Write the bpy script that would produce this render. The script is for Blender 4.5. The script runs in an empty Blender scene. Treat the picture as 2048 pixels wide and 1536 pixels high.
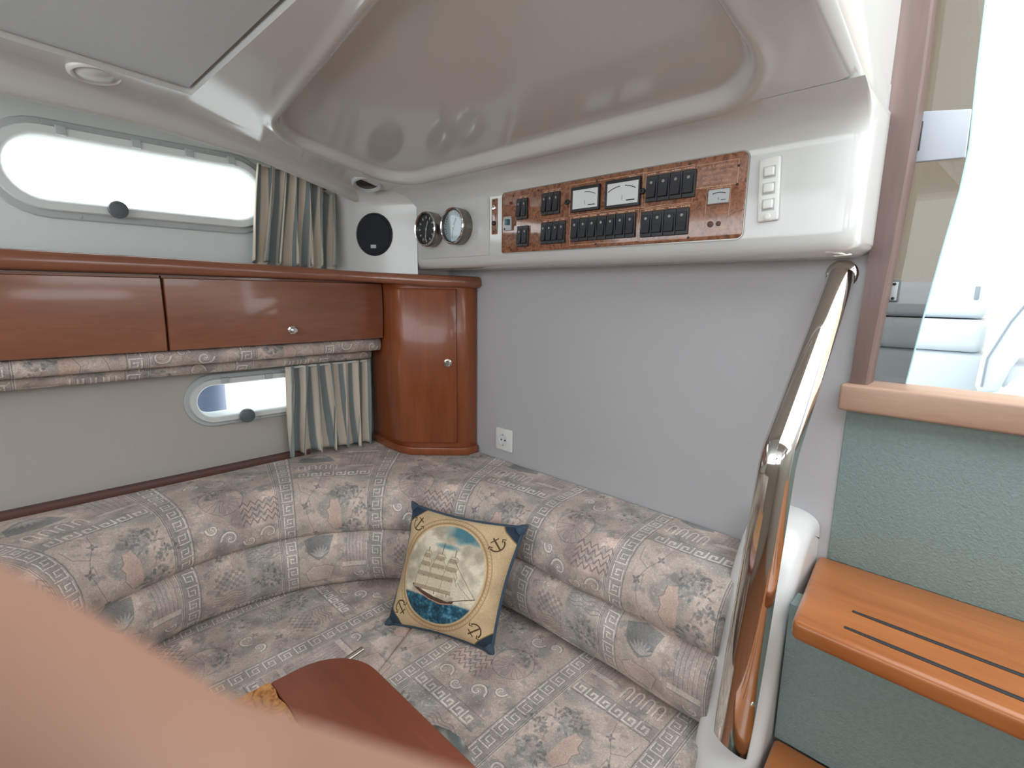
import bpy, bmesh, math, random
import numpy as np
from mathutils import Vector, Matrix

random.seed(7)
SC = bpy.context.scene
COL = SC.collection
PI = math.pi

# ---------------------------------------------------------------- camera, world, exposure
cam_d = bpy.data.cameras.new('camera')
cam = bpy.data.objects.new('camera', cam_d)
COL.objects.link(cam)
_R = Matrix(((0.71607637, -0.13228178, 0.68537301),
             (0.69789421, 0.11689554, -0.70659685),
             (0.01335284, 0.98429516, 0.17602482)))
CAM = Vector((0.0, -1.25, 1.40))
cam.matrix_world = Matrix.Translation(CAM) @ _R.to_4x4()
cam_d.sensor_width = 36.0
cam_d.sensor_fit = 'HORIZONTAL'
cam_d.lens = 1015.5 / 2048 * 36.0
cam_d.clip_start = 0.005
cam_d.dof.use_dof = True
cam_d.dof.focus_distance = 1.6
cam_d.dof.aperture_fstop = 13.5
SC.camera = cam

world = bpy.data.worlds.new('overcast_sky')
SC.world = world
world.use_nodes = True
_bg = world.node_tree.nodes['Background']
_bg.inputs[0].default_value = (0.93, 0.97, 1.0, 1)
_bg.inputs[1].default_value = 4.3
_wt = world.node_tree
_geo = _wt.nodes.new('ShaderNodeTexCoord'); _sep = _wt.nodes.new('ShaderNodeSeparateXYZ'); _ramp = _wt.nodes.new('ShaderNodeValToRGB')
_wt.links.new(_geo.outputs['Generated'], _sep.inputs[0]); _wt.links.new(_sep.outputs[2], _ramp.inputs[0]); _wt.links.new(_ramp.outputs[0], _bg.inputs[0])
_map = _wt.nodes.new('ShaderNodeMath'); _map.operation = 'MULTIPLY_ADD'; _map.inputs[1].default_value = .5; _map.inputs[2].default_value = .5
_wt.links.new(_sep.outputs[2], _map.inputs[0]); _wt.links.new(_map.outputs[0], _ramp.inputs[0])
_ramp.color_ramp.elements[0].position = .485; _ramp.color_ramp.elements[0].color = (.83, .86, .87, 1)      # water and quay below the horizon
_ramp.color_ramp.elements[1].position = .51; _ramp.color_ramp.elements[1].color = (.89, .955, 1.0, 1)        # bright overcast
SC.view_settings.view_transform = 'Standard'
SC.view_settings.look = 'None'
SC.view_settings.exposure = 0.0
SC.view_settings.gamma = 1.0
SC.view_settings.use_curve_mapping = False

# ---------------------------------------------------------------- material helpers
def srgb(r, g, b):
    def f(c):
        c /= 255.0
        return c / 12.92 if c <= 0.04045 else ((c + 0.055) / 1.055) ** 2.4
    return (f(r), f(g), f(b), 1.0)

def new_mat(name):
    m = bpy.data.materials.new(name)
    m.use_nodes = True
    nt = m.node_tree
    return m, nt, nt.nodes['Principled BSDF']

def plain(name, col, rough=0.5, metal=0.0, coat=0.0, noise=0.0, nscale=40.0, bump=0.0, bscale=200.0, spec=0.5):
    m, nt, b = new_mat(name)
    b.inputs['Base Color'].default_value = col
    b.inputs['Roughness'].default_value = rough
    b.inputs['Metallic'].default_value = metal
    b.inputs['Coat Weight'].default_value = coat
    b.inputs['Coat Roughness'].default_value = 0.06
    b.inputs['Specular IOR Level'].default_value = spec
    tc = nt.nodes.new('ShaderNodeTexCoord')
    if noise > 0:
        n = nt.nodes.new('ShaderNodeTexNoise'); n.inputs['Scale'].default_value = nscale; n.inputs['Detail'].default_value = 4
        nt.links.new(tc.outputs['Object'], n.inputs['Vector'])
        mx = nt.nodes.new('ShaderNodeMix'); mx.data_type = 'RGBA'
        mx.inputs[6].default_value = tuple(c * (1 - noise) for c in col[:3]) + (1,)
        mx.inputs[7].default_value = tuple(min(1, c * (1 + noise)) for c in col[:3]) + (1,)
        nt.links.new(n.outputs['Fac'], mx.inputs[0]); nt.links.new(mx.outputs[2], b.inputs['Base Color'])
    if bump > 0:
        n = nt.nodes.new('ShaderNodeTexNoise'); n.inputs['Scale'].default_value = bscale; n.inputs['Detail'].default_value = 3
        nt.links.new(tc.outputs['Object'], n.inputs['Vector'])
        bp = nt.nodes.new('ShaderNodeBump'); bp.inputs['Strength'].default_value = bump; bp.inputs['Distance'].default_value = 0.002
        nt.links.new(n.outputs['Fac'], bp.inputs['Height']); nt.links.new(bp.outputs['Normal'], b.inputs['Normal'])
    return m

def wood(name, c1, c2, axis='Y', rough=0.32, coat=0.35, scale=14.0):
    m, nt, b = new_mat(name)
    tc = nt.nodes.new('ShaderNodeTexCoord'); mp = nt.nodes.new('ShaderNodeMapping')
    s = {'X': (0.12, 1, 1), 'Y': (1, 0.12, 1), 'Z': (1, 1, 0.12)}[axis]
    mp.inputs['Scale'].default_value = s
    nt.links.new(tc.outputs['Object'], mp.inputs['Vector'])
    n = nt.nodes.new('ShaderNodeTexNoise'); n.inputs['Scale'].default_value = scale; n.inputs['Detail'].default_value = 8; n.inputs['Roughness'].default_value = 0.62
    n.inputs['Distortion'].default_value = 0.4
    nt.links.new(mp.outputs['Vector'], n.inputs['Vector'])
    n2 = nt.nodes.new('ShaderNodeTexNoise'); n2.inputs['Scale'].default_value = scale * 9; n2.inputs['Detail'].default_value = 3
    nt.links.new(mp.outputs['Vector'], n2.inputs['Vector'])
    ad = nt.nodes.new('ShaderNodeMath'); ad.operation = 'MULTIPLY_ADD'; ad.inputs[1].default_value = 0.3
    nt.links.new(n2.outputs['Fac'], ad.inputs[0]); nt.links.new(n.outputs['Fac'], ad.inputs[2])
    r = nt.nodes.new('ShaderNodeValToRGB')
    r.color_ramp.elements[0].position = 0.40; r.color_ramp.elements[0].color = c1
    r.color_ramp.elements[1].position = 0.85; r.color_ramp.elements[1].color = c2
    nt.links.new(ad.outputs[0], r.inputs[0]); nt.links.new(r.outputs[0], b.inputs['Base Color'])
    b.inputs['Roughness'].default_value = rough
    b.inputs['Coat Weight'].default_value = coat; b.inputs['Coat Roughness'].default_value = 0.08
    return m

def burl(name, c0, c1, c2, scale=60.0, rough=0.25, coat=0.5):
    m, nt, b = new_mat(name)
    tc = nt.nodes.new('ShaderNodeTexCoord')
    n = nt.nodes.new('ShaderNodeTexNoise'); n.inputs['Scale'].default_value = scale; n.inputs['Detail'].default_value = 6; n.inputs['Distortion'].default_value = 1.8
    nt.links.new(tc.outputs['Object'], n.inputs['Vector'])
    r = nt.nodes.new('ShaderNodeValToRGB')
    e = r.color_ramp.elements
    e[0].position = 0.33; e[0].color = c0
    e[1].position = 0.68; e[1].color = c2
    k = e.new(0.5); k.color = c1
    nt.links.new(n.outputs['Fac'], r.inputs[0]); nt.links.new(r.outputs[0], b.inputs['Base Color'])
    b.inputs['Roughness'].default_value = rough; b.inputs['Coat Weight'].default_value = coat; b.inputs['Coat Roughness'].default_value = 0.05
    return m

def glass_thin(name, tint, gloss=0.06):
    m = bpy.data.materials.new(name); m.use_nodes = True
    nt = m.node_tree; nt.nodes.clear()
    out = nt.nodes.new('ShaderNodeOutputMaterial')
    t = nt.nodes.new('ShaderNodeBsdfTransparent'); t.inputs[0].default_value = tint
    g = nt.nodes.new('ShaderNodeBsdfGlossy'); g.inputs['Roughness'].default_value = 0.02
    mx = nt.nodes.new('ShaderNodeMixShader'); mx.inputs[0].default_value = gloss
    nt.links.new(t.outputs[0], mx.inputs[1]); nt.links.new(g.outputs[0], mx.inputs[2]); nt.links.new(mx.outputs[0], out.inputs[0])
    return m

def image_mat(name, img, rough=0.85, bump=0.25, bscale=900.0, sheen=0.1):
    m, nt, b = new_mat(name)
    uv = nt.nodes.new('ShaderNodeUVMap'); uv.uv_map = 'UVMap'
    t = nt.nodes.new('ShaderNodeTexImage'); t.image = img; t.extension = 'REPEAT'
    nt.links.new(uv.outputs[0], t.inputs[0]); nt.links.new(t.outputs[0], b.inputs['Base Color'])
    tc = nt.nodes.new('ShaderNodeTexCoord')
    n = nt.nodes.new('ShaderNodeTexNoise'); n.inputs['Scale'].default_value = bscale
    nt.links.new(tc.outputs['Object'], n.inputs['Vector'])
    bp = nt.nodes.new('ShaderNodeBump'); bp.inputs['Strength'].default_value = bump; bp.inputs['Distance'].default_value = 0.001
    nt.links.new(n.outputs['Fac'], bp.inputs['Height']); nt.links.new(bp.outputs['Normal'], b.inputs['Normal'])
    b.inputs['Roughness'].default_value = rough
    b.inputs['Specular IOR Level'].default_value = 0.25
    b.inputs['Sheen Weight'].default_value = sheen
    return m

# ---------------------------------------------------------------- printed cloth, drawn in code
class Canvas:
    def __init__(s, n, base, wrap=True):
        s.n = n; s.wrap = wrap
        s.a = np.empty((n, n, 3), np.float32); s.a[:] = np.array(base, np.float32) / 255.0
    def noise(s, sig, seed):
        r = np.random.default_rng(seed).standard_normal((s.n, s.n))
        f = np.fft.fftfreq(s.n)
        k = np.exp(-2 * (PI * sig) ** 2 * (f[:, None] ** 2 + f[None, :] ** 2))
        z = np.real(np.fft.ifft2(np.fft.fft2(r) * k)); z -= z.mean(); return (z / z.std()).astype(np.float32)
    def blend(s, mask, col, a=1.0):
        m = (mask * a)[..., None]
        s.a = s.a * (1 - m) + m * np.array(col, np.float32) / 255.0
    def _win(s, x0, y0, x1, y1):
        xs = np.arange(int(x0) - 1, int(x1) + 2); ys = np.arange(int(y0) - 1, int(y1) + 2)
        if not s.wrap:
            xs = xs[(xs >= 0) & (xs < s.n)]; ys = ys[(ys >= 0) & (ys < s.n)]
        return xs, ys
    def _put(s, xs, ys, mask, col, a):
        if len(xs) == 0 or len(ys) == 0: return
        ix = np.ix_(ys % s.n, xs % s.n)
        m = (mask * a)[..., None]
        s.a[ix] = s.a[ix] * (1 - m) + m * np.array(col, np.float32) / 255.0
    def stroke(s, pts, w, col, a=1.0):
        P = np.array(pts, np.float32)
        h = w / 2 + 1
        xs, ys = s._win(P[:, 0].min() - h, P[:, 1].min() - h, P[:, 0].max() + h, P[:, 1].max() + h)
        X, Y = np.meshgrid(xs, ys)
        d = np.full(X.shape, 1e9, np.float32)
        for p, q in zip(P[:-1], P[1:]):
            v = q - p; L = float(v @ v) + 1e-6
            t = np.clip(((X - p[0]) * v[0] + (Y - p[1]) * v[1]) / L, 0, 1)
            d = np.minimum(d, np.hypot(X - p[0] - t * v[0], Y - p[1] - t * v[1]))
        s._put(xs, ys, np.clip(w / 2 - d + 0.5, 0, 1), col, a)
    def fill(s, pts, col, a=1.0):
        P = np.array(pts, np.float32)
        xs, ys = s._win(P[:, 0].min(), P[:, 1].min(), P[:, 0].max(), P[:, 1].max())
        X, Y = np.meshgrid(xs, ys)
        ins = np.zeros(X.shape, bool)
        for p, q in zip(P, np.roll(P, -1, 0)):
            if p[1] == q[1]: continue
            c = ((p[1] > Y) != (q[1] > Y)) & (X < (q[0] - p[0]) * (Y - p[1]) / (q[1] - p[1]) + p[0])
            ins ^= c
        s._put(xs, ys, ins.astype(np.float32), col, a)
    def ell(s, cx, cy, rx, ry, col, a=1.0):
        s.fill([(cx + rx * math.cos(t), cy + ry * math.sin(t)) for t in np.linspace(0, 2 * PI, 28)[:-1]], col, a)
    def ring(s, cx, cy, rx, ry, w, col, a=1.0):
        s.stroke([(cx + rx * math.cos(t), cy + ry * math.sin(t)) for t in np.linspace(0, 2 * PI, 49)], w, col, a)
    def leaf(s, x, y, ang, L, wd, col, a=1.0):
        c, sn = math.cos(ang), math.sin(ang)
        o = [(0, 0), (.3, .5), (.65, .42), (1, 0), (.65, -.42), (.3, -.5)]
        s.fill([(x + L * p * c - wd * q * sn, y + L * p * sn + wd * q * c) for p, q in o], col, a)
    def image(s, name):
        im = bpy.data.images.new(name, s.n, s.n)
        px = np.ones((s.n, s.n, 4), np.float32); px[..., :3] = np.clip(s.a, 0, 1)
        im.pixels.foreach_set(px.ravel()); im.update(); im.pack()
        return im

def make_sofa_cloth():
    N = 1024
    c = Canvas(N, (186, 168, 155))
    rnd = random.Random(3)
    PINK = (204, 184, 171); GREEN = (126, 130, 126); DARK = (100, 98, 101); MAUVE = (144, 126, 122); LIGHT = (216, 204, 192); LINE = (116, 102, 102); BLUEG = (110, 116, 118)
    def patch(x0, y0, x1, y1, col, a): c.fill([(x0, y0), (x1, y0), (x1, y1), (x0, y1)], col, a)
    patch(152, 0, 552, 470, PINK, .6); patch(152, 560, 330, 1024, (168, 150, 142), .5); patch(630, 540, 830, 1024, (160, 152, 144), .45)
    patch(830, 60, 1010, 540, (178, 156, 148), .5); patch(630, 200, 830, 420, (206, 176, 164), .5)
    for k, (sig, col, th, a) in enumerate(((38, GREEN, .55, .38), (24, MAUVE, .8, .38), (13, GREEN, 1.0, .42), (7, MAUVE, 1.25, .32), (3.5, LIGHT, 1.2, .4))):
        z = c.noise(sig, 20 + k); c.blend(np.clip((z - th) * 1.6, 0, 1), col, a)
    def key(x, y, w, h, flip, lw, col, a):
        o = [(0, 1), (0, 0), (1, 0), (1, .78), (.34, .78), (.34, .36), (.68, .36)]
        c.stroke([(x + (1 - p if flip else p) * w, y + q * h) for p, q in o], lw, col, a)
    def spiral(x, y, r, turn, lw, col, a, sgn=1):
        c.stroke([(x + r * (1 - k / 30) * math.cos(sgn * k / 30 * turn), y + r * (1 - k / 30) * math.sin(sgn * k / 30 * turn)) for k in range(29)], lw, col, a)
    # vertical greek key bands
    for x0, fl in ((66, False), (568, True)):
        patch(x0 - 10, 0, x0 + 68, 1024, (150, 142, 136), .55)
        for k in range(14):
            y = k * 1024 / 14
            key(x0, y + 6, 50, 56, fl, 9, LIGHT, .92)
            key(x0 + 3, y + 9, 50, 56, fl, 3, DARK, .62)
        for xx in (x0 - 12, x0 + 72, x0 + 80):
            c.stroke([(xx, -5), (xx, 1030)], 4, DARK, .5); c.stroke([(xx + 5, -5), (xx + 5, 1030)], 4, LIGHT, .5)
    # horizontal bands of keys / blocks
    for y0, xa, xb in ((486, 160, 548), (20, 640, 1040)):
        patch(xa, y0 - 8, xb, y0 + 56, (146, 138, 134), .5)
        n = int((xb - xa) / 62)
        for k in range(n):
            x = xa + 6 + k * 62
            c.stroke([(x, y0 + 48), (x, y0), (x + 42, y0), (x + 42, y0 + 34), (x + 20, y0 + 34), (x + 20, y0 + 18)], 10, LIGHT, .9)
            c.stroke([(x + 4, y0 + 52), (x + 4, y0 + 6), (x + 46, y0 + 4)], 3, DARK, .5)
        for yy in (y0 - 12, y0 + 60): c.stroke([(xa, yy), (xb, yy)], 4, LINE, .6)
    # leaf clumps and profiles
    def clump(cx, cy, R, n):
        for k in range(n):
            t = rnd.uniform(0, 2 * PI); r = R * math.sqrt(rnd.random())
            c.leaf(cx + r * math.cos(t), cy + .8 * r * math.sin(t), rnd.uniform(0, 6.3), rnd.uniform(16, 34), rnd.uniform(8, 15), rnd.choice((GREEN, DARK, BLUEG, MAUVE)), rnd.uniform(.3, .62))
    clump(230, 120, 70, 60); clump(260, 330, 80, 70); clump(180, 230, 50, 34); clump(720, 900, 85, 70); clump(930, 470, 55, 40); clump(700, 600, 60, 36)
    c.fill([(300, 130), (350, 120), (378, 170), (370, 205), (386, 236), (366, 250), (362, 290), (322, 300), (300, 240)], (214, 180, 164), .8)
    c.stroke([(350, 120), (378, 170), (370, 205), (386, 236), (366, 250), (362, 290)], 3, LINE, .6)
    def flower(x, y, r):
        for k in range(4): c.leaf(x, y, k * PI / 2 + .4, r, r * .55, DARK, .55)
        c.ell(x, y, 3, 3, LIGHT, .8)
    for x, y, r in ((450, 90, 22), (500, 260, 24), (430, 380, 22), (860, 640, 20), (960, 720, 24), (500, 640, 20)): flower(x, y, r)
    c.stroke([(410, 460), (430, 380), (470, 320), (500, 260), (480, 170), (450, 90)], 3, LINE, .55)
    c.stroke([(470, 320), (520, 350), (530, 420)], 3, LINE, .5)
    # columns, arch and repeated U shapes
    for k in range(6): c.stroke([(170 + k * 20, 640), (166 + k * 20, 900)], 7, (170, 152, 146), .8); c.stroke([(177 + k * 20, 640), (173 + k * 20, 900)], 2.5, DARK, .5)
    patch(158, 900, 300, 930, LIGHT, .6); patch(158, 615, 300, 640, LIGHT, .6); c.stroke([(158, 932), (300, 932)], 4, DARK, .5)
    for k in range(4):
        x = 340 + k * 50
        c.stroke([(x, 590)] + [(x + 14 - 14 * math.cos(t), 650 + 20 * math.sin(t)) for t in np.linspace(0, PI, 9)] + [(x + 28, 590)], 9, LIGHT, .7)
        c.stroke([(x + 5, 590)] + [(x + 14 - 9 * math.cos(t), 648 + 12 * math.sin(t)) for t in np.linspace(0, PI, 9)] + [(x + 23, 590)], 2.5, LINE, .7)
    c.fill([(350, 730), (440, 710), (520, 740), (500, 820), (440, 870), (380, 830)], (112, 116, 118), .65)
    for k in range(7): c.leaf(430, 850, -PI / 2 + (k - 3) * .33, 70, 13, LIGHT, .45)
    c.fill([(350, 920), (400, 900), (480, 900), (520, 930), (500, 1010), (380, 1010)], (206, 178, 164), .6)
    c.stroke([(350, 920), (400, 900), (480, 900), (520, 930), (500, 1010), (380, 1010), (350, 920)], 3, LINE, .6)
    # zigzags, scrolls, shell
    for k in range(4):
        c.stroke([(640 + j * 19, 230 + k * 34 + (16 if j % 2 else -12)) for j in range(11)], 6, (124, 108, 106), .7)
    for x, y, r, sg in ((700, 150, 44, 1), (800, 130, 34, -1), (900, 170, 46, 1), (980, 240, 32, -1), (880, 600, 44, -1), (970, 620, 34, 1), (200, 990, 32, 1)):
        spiral(x, y, r, 9, 12, LIGHT, .85, sg); spiral(x, y, r + 6, 9, 4, DARK, .62, sg)
    for k in range(9):
        t = PI * (0.08 + .105 * k)
        c.stroke([(900, 400), (900 + 92 * math.cos(t), 400 - 92 * math.sin(t))], 8, (180, 158, 150), .7)
        c.stroke([(904, 400), (904 + 92 * math.cos(t + .05), 400 - 92 * math.sin(t + .05))], 2.5, LINE, .6)
    c.ring(900, 400, 100, 100, 4, LINE, .5)
    # checks, waves
    for i in range(9):
        for j in range(6):
            if (i + j) % 2: patch(850 + i * 17, 800 + j * 17, 867 + i * 17, 817 + j * 17, (130, 118, 114), .55)
    for k in range(5):
        c.stroke([(640 + j * 12, 730 + k * 15 + 8 * math.sin(j * .8 + k)) for j in range(17)], 4, rnd.choice((LINE, GREEN)), .55)
    for k in range(5):
        c.stroke([(850 + j * 10, 920 + k * 17 + 7 * math.sin(j * .7)) for j in range(17)], 4, LINE, .45)
    for k in range(120):
        x, y = rnd.uniform(0, N), rnd.uniform(0, N)
        c.stroke([(x, y), (x + rnd.uniform(-30, 30), y + rnd.uniform(-30, 30)), (x + rnd.uniform(-50, 50), y + rnd.uniform(-40, 40))], rnd.uniform(2, 5), rnd.choice((LINE, GREEN, LIGHT, MAUVE)), .32)
    z = c.noise(1.2, 91); c.a *= (1 + .035 * z)[..., None]
    c.a = (c.a * .84 + c.a.mean(2, keepdims=True) * .16) * 1.09
    z = c.noise(30, 92); c.a *= (1 + .05 * z)[..., None]
    return c.image('sofa_cloth_print')

def make_ship_print():
    N = 640
    c = Canvas(N, (214, 186, 146), wrap=False)
    z = c.noise(40, 5); c.a *= (1 + .04 * z)[..., None]
    yy, xx = np.mgrid[0:N, 0:N] / N
    ex, ey = (xx - .475) / .385, (yy - .50) / .425
    rr = np.hypot(ex, ey)
    def ringm(r0, w): return np.clip(1 - np.abs(rr - r0) / w, 0, 1).astype(np.float32)
    c.blend(ringm(1.045, .03), (150, 112, 74), .8); c.blend(ringm(1.13, .02), (160, 122, 84), .7)
    tw = (np.sin(np.arctan2(ey, ex) * 90 + rr * 60) > 0)
    c.blend(ringm(1.085, .03) * tw, (178, 142, 100), .5)
    ins = np.clip((1 - rr) * 40, 0, 1).astype(np.float32)
    cl = c.noise(26, 8) * .6 + c.noise(11, 9) * .4
    sky = np.clip(.5 + cl * .5, 0, 1)
    skyc = np.array((236, 224, 200))[None, None] * sky[..., None] + np.array((182, 170, 148))[None, None] * (1 - sky[..., None])
    top = np.clip((yy - .77 + .03 * cl) * 16, 0, 1) * np.clip((xx - .40) * 9, 0, 1)
    skyc = skyc * (1 - top[..., None]) + np.array((84, 130, 142)) * top[..., None]
    mid = np.clip(1 - np.hypot((xx - .47) / .14, (yy - .735) / .03), 0, 1) * 1.4
    mid = np.clip(mid, 0, 1)[..., None]; skyc = skyc * (1 - mid) + np.array((110, 150, 158)) * mid
    horizon = .30 - .05 * (xx - .3)
    sea = np.clip((horizon - yy) * 60, 0, 1)[..., None]
    wv = c.noise(4, 12) * .5 + c.noise(9, 13) * .5
    seac = np.array((44, 88, 108)) * (1 + .22 * wv[..., None]) + np.array((20, 20, 16)) * np.clip(wv[..., None], 0, 3)
    full = skyc * (1 - sea) + seac * sea
    c.a = c.a * (1 - ins[..., None]) + ins[..., None] * (full / 255.0).astype(np.float32)
    S = lambda pts: [(p * N, q * N) for p, q in pts]
    HULL = (92, 66, 54)
    c.fill(S([(.20, .375), (.30, .335), (.45, .30), (.58, .285), (.64, .30), (.62, .265), (.52, .245), (.40, .265), (.28, .315), (.215, .35)]), HULL)
    c.stroke(S([(.25, .325), (.40, .272), (.52, .255), (.62, .272)]), 5, (206, 168, 150), .9)
    c.stroke(S([(.60, .29), (.72, .33), (.82, .36)]), 4, HULL)
    for mx, y1 in ((.30, .70), (.44, .76), (.565, .72)):
        c.stroke(S([(mx, .32), (mx, y1)]), 4, (120, 92, 70))
    def sail(x0, x1, y0, y1, bul):
        P = [(x0, y0), (x0 + .015, (y0 + y1) / 2), (x0 + .02, y1), (x1 - .01, y1), (x1 + bul, (y0 + y1) / 2), (x1, y0)]
        c.fill(S(P), (216, 202, 174)); c.fill(S([(x0, y0), (x0 + .01, y0 + .03), (x1, y0 + .03), (x1, y0)]), (168, 148, 122), .8)
        c.stroke(S(P + [P[0]]), 2.5, (140, 116, 92), .8)
    for m, ws in ((.30, (.085, .07, .055, .04)), (.435, (.095, .085, .07, .05)), (.56, (.08, .075, .062, .045))):
        y = .345
        for k, w in enumerate(ws):
            h = (.115, .085, .07, .055)[k]
            sail(m - w, m + w * .8, y, y + h - .008, .012); y += h
    for k in range(3):
        c.fill(S([(.60 + .05 * k, .33 + .012 * k), (.60 + .045 * k, .50 - .04 * k), (.69 + .05 * k, .345 + .005 * k)]), (224, 212, 186), .95)
        c.stroke(S([(.60 + .045 * k, .50 - .04 * k), (.69 + .05 * k, .345)]), 2.5, (150, 126, 100), .9)
    c.stroke(S([(.565, .64), (.82, .36)]), 2.5, (120, 96, 76), .9)
    for (cx, cy, ang) in ((.115, .865, -.5), (.865, .835, .75), (.12, .145, -2.4), (.85, .115, 2.2)):
        def T(p, q): return ((cx + p * math.cos(ang) - q * math.sin(ang)) * N, (cy + p * math.sin(ang) + q * math.cos(ang)) * N)
        col = (92, 68, 42)
        c.stroke([T(0, .06), T(0, -.06)], 8, col)
        c.stroke([T(.055 * math.sin(t), -.005 - .055 * math.cos(t)) for t in np.linspace(-1.5, 1.5, 13)], 7, col)
        c.stroke([T(-.07, .0), T(-.055, .015), T(-.04, -.005)], 5, col); c.stroke([T(.07, .0), T(.055, .015), T(.04, -.005)], 5, col)
        c.stroke([T(-.03, .04), T(.03, .04)], 6, col)
    for (cx, cy) in ((0, 0), (1, 0), (0, 1), (1, 1)):
        sx, sy = (1 if cx == 0 else -1), (1 if cy == 0 else -1)
        c.fill(S([(cx, cy), (cx + sx * .15, cy), (cx + sx * .11, cy + sy * .05), (cx + sx * .05, cy + sy * .10), (cx, cy + sy * .14)]), (46, 62, 78))
        c.stroke(S([(cx + sx * .15, cy), (cx + sx * .11, cy + sy * .05), (cx + sx * .05, cy + sy * .10), (cx, cy + sy * .14)]), 5, (150, 116, 76))
    z = c.noise(1.0, 33); c.a *= (1 + .03 * z)[..., None]
    return c.image('ship_print')

# ---------------------------------------------------------------- materials
M = {}
M['gelcoat'] = plain('cream_gelcoat', srgb(206, 206, 202), rough=0.13, coat=0.3)
M['gelwhite'] = plain('white_gelcoat', srgb(232, 231, 228), rough=0.2, coat=0.2)
M['vinyl'] = plain('grey_wall_vinyl', srgb(188, 187, 189), rough=0.62, noise=0.03, nscale=300, bump=0.25, bscale=500)
M['hullvinyl_glare'] = plain('hull_lining_vinyl_glare', srgb(224, 230, 228), rough=0.6, noise=0.03, nscale=300, bump=0.25, bscale=450)  # same lining with the window glare put into a lighter colour
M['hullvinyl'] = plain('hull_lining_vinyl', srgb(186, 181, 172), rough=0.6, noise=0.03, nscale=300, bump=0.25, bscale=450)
M['padded'] = plain('grey_headliner', srgb(216, 224, 226), rough=0.6, noise=0.04, nscale=200, bump=0.3, bscale=600)
M['wood'] = wood('cherry_wood', srgb(128, 76, 54), srgb(158, 100, 72), 'Y', rough=0.28, coat=0.6)  # cherry greyed to carry the window haze over the lockers in its colour
M['woodz'] = wood('cherry_wood_upright', srgb(124, 62, 32), srgb(158, 86, 46), 'Z')
M['woodx'] = wood('cherry_wood_tread', srgb(158, 90, 44), srgb(190, 118, 64), 'X', rough=0.35)
M['sill'] = wood('pale_teak_sill', srgb(164, 128, 108), srgb(190, 156, 134), 'X', rough=0.5, coat=0.1)
M['post'] = wood('post_teak', srgb(96, 76, 70), srgb(118, 94, 86), 'Z', rough=0.5, coat=0.1)
M['tablewood'] = wood('red_mahogany', srgb(118, 62, 44), srgb(138, 74, 52), 'X', rough=0.45, coat=0.15, scale=10)
M['darktrim'] = plain('dark_brown_trim', srgb(96, 62, 54), rough=0.5, noise=.1)
M['burl'] = burl('burl_inlay', srgb(128, 76, 38), srgb(186, 126, 66), srgb(208, 150, 88), scale=45)
M['panelburl'] = burl('burl_switch_panel', srgb(100, 62, 44), srgb(144, 94, 68), srgb(164, 114, 86), scale=55, rough=0.12, coat=0.6)
M['steel'] = plain('polished_steel', (0.78, 0.76, 0.72, 1), rough=0.07, metal=1.0)
M['chrome'] = plain('chrome', (0.8, 0.79, 0.77, 1), rough=0.1, metal=1.0)
M['bezel'] = plain('brushed_bezel', (0.26, 0.245, 0.225, 1), rough=0.28, metal=1.0)
M['carpet'] = plain('green_carpet', srgb(140, 158, 154), rough=0.95, noise=0.16, nscale=120, bump=1.0, bscale=260, spec=0.1)
M['black'] = plain('black_plastic', srgb(34, 35, 38), rough=0.4)
M['rocker'] = plain('rocker_plastic', srgb(44, 46, 50), rough=0.35)
M['rubber'] = plain('black_rubber_strip', srgb(46, 44, 46), rough=0.6)
M['grille'] = plain('speaker_cloth', srgb(30, 36, 42), rough=0.8, bump=.6, bscale=900)
M['whiteplastic'] = plain('white_plastic', srgb(232, 232, 226), rough=0.3)
M['plategrey'] = plain('pale_grey_plate', srgb(176, 182, 190), rough=0.35)
M['frame'] = plain('window_frame_white', srgb(222, 226, 224), rough=0.35)
M['framegrey'] = plain('window_gasket_grey', srgb(186, 192, 192), rough=0.5)
M['knobgrey'] = plain('grey_knob_plastic', srgb(92, 102, 106), rough=0.5)
M['meter'] = plain('meter_white', srgb(226, 230, 228), rough=0.35)
M['ink'] = plain('black_ink', srgb(40, 40, 42), rough=0.5)
M['print'] = plain('cream_panel_print', srgb(222, 176, 146), rough=0.4)
M['led'] = plain('grey_lens', srgb(150, 152, 150), rough=0.2)
M['dialblue'] = plain('blue_grey_dial', srgb(150, 164, 170), rough=0.35)
M['dialblack'] = plain('black_dial', srgb(36, 38, 40), rough=0.3)
M['label'] = plain('silver_label', srgb(186, 190, 190), rough=0.35)
M['labelblue'] = plain('teal_key_plastic', srgb(60, 104, 118), rough=0.3)
M['emblem'] = plain('pale_emblem_print', srgb(176, 136, 112), rough=0.4)
M['skin'] = plain('skin', srgb(202, 156, 134), rough=0.55, noise=0.06, nscale=60)
M['nail'] = plain('fingernail', srgb(222, 176, 160), rough=0.3)
M['navy'] = plain('navy_pillow_trim', srgb(66, 84, 100), rough=0.9, noise=0.2, nscale=150)
M['floorwood'] = wood('cabin_sole', srgb(120, 72, 44), srgb(150, 96, 60), 'Y')
M['glass'] = glass_thin('clear_glass', (0.97, 0.99, 0.99, 1), 0.05)
M['smoke'] = glass_thin('smoked_acrylic', (0.46, 0.447, 0.435, 1), 0.04)
M['edge'] = plain('acrylic_edge', srgb(170, 214, 222), rough=0.2)
M['cushionvinyl'] = plain('white_cockpit_vinyl', srgb(196, 204, 210), rough=0.45)
M['piping'] = plain('grey_piping', srgb(130, 140, 148), rough=0.5)
M['deck'] = plain('white_deck', srgb(226, 230, 230), rough=0.5)
M['bag'] = plain('white_bag_cloth', srgb(226, 226, 222), rough=0.8)
M['fender'] = plain('blue_grey_fender_vinyl', srgb(112, 128, 158), rough=0.5)
M['sofa'] = image_mat('sofa_print', make_sofa_cloth())
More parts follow.
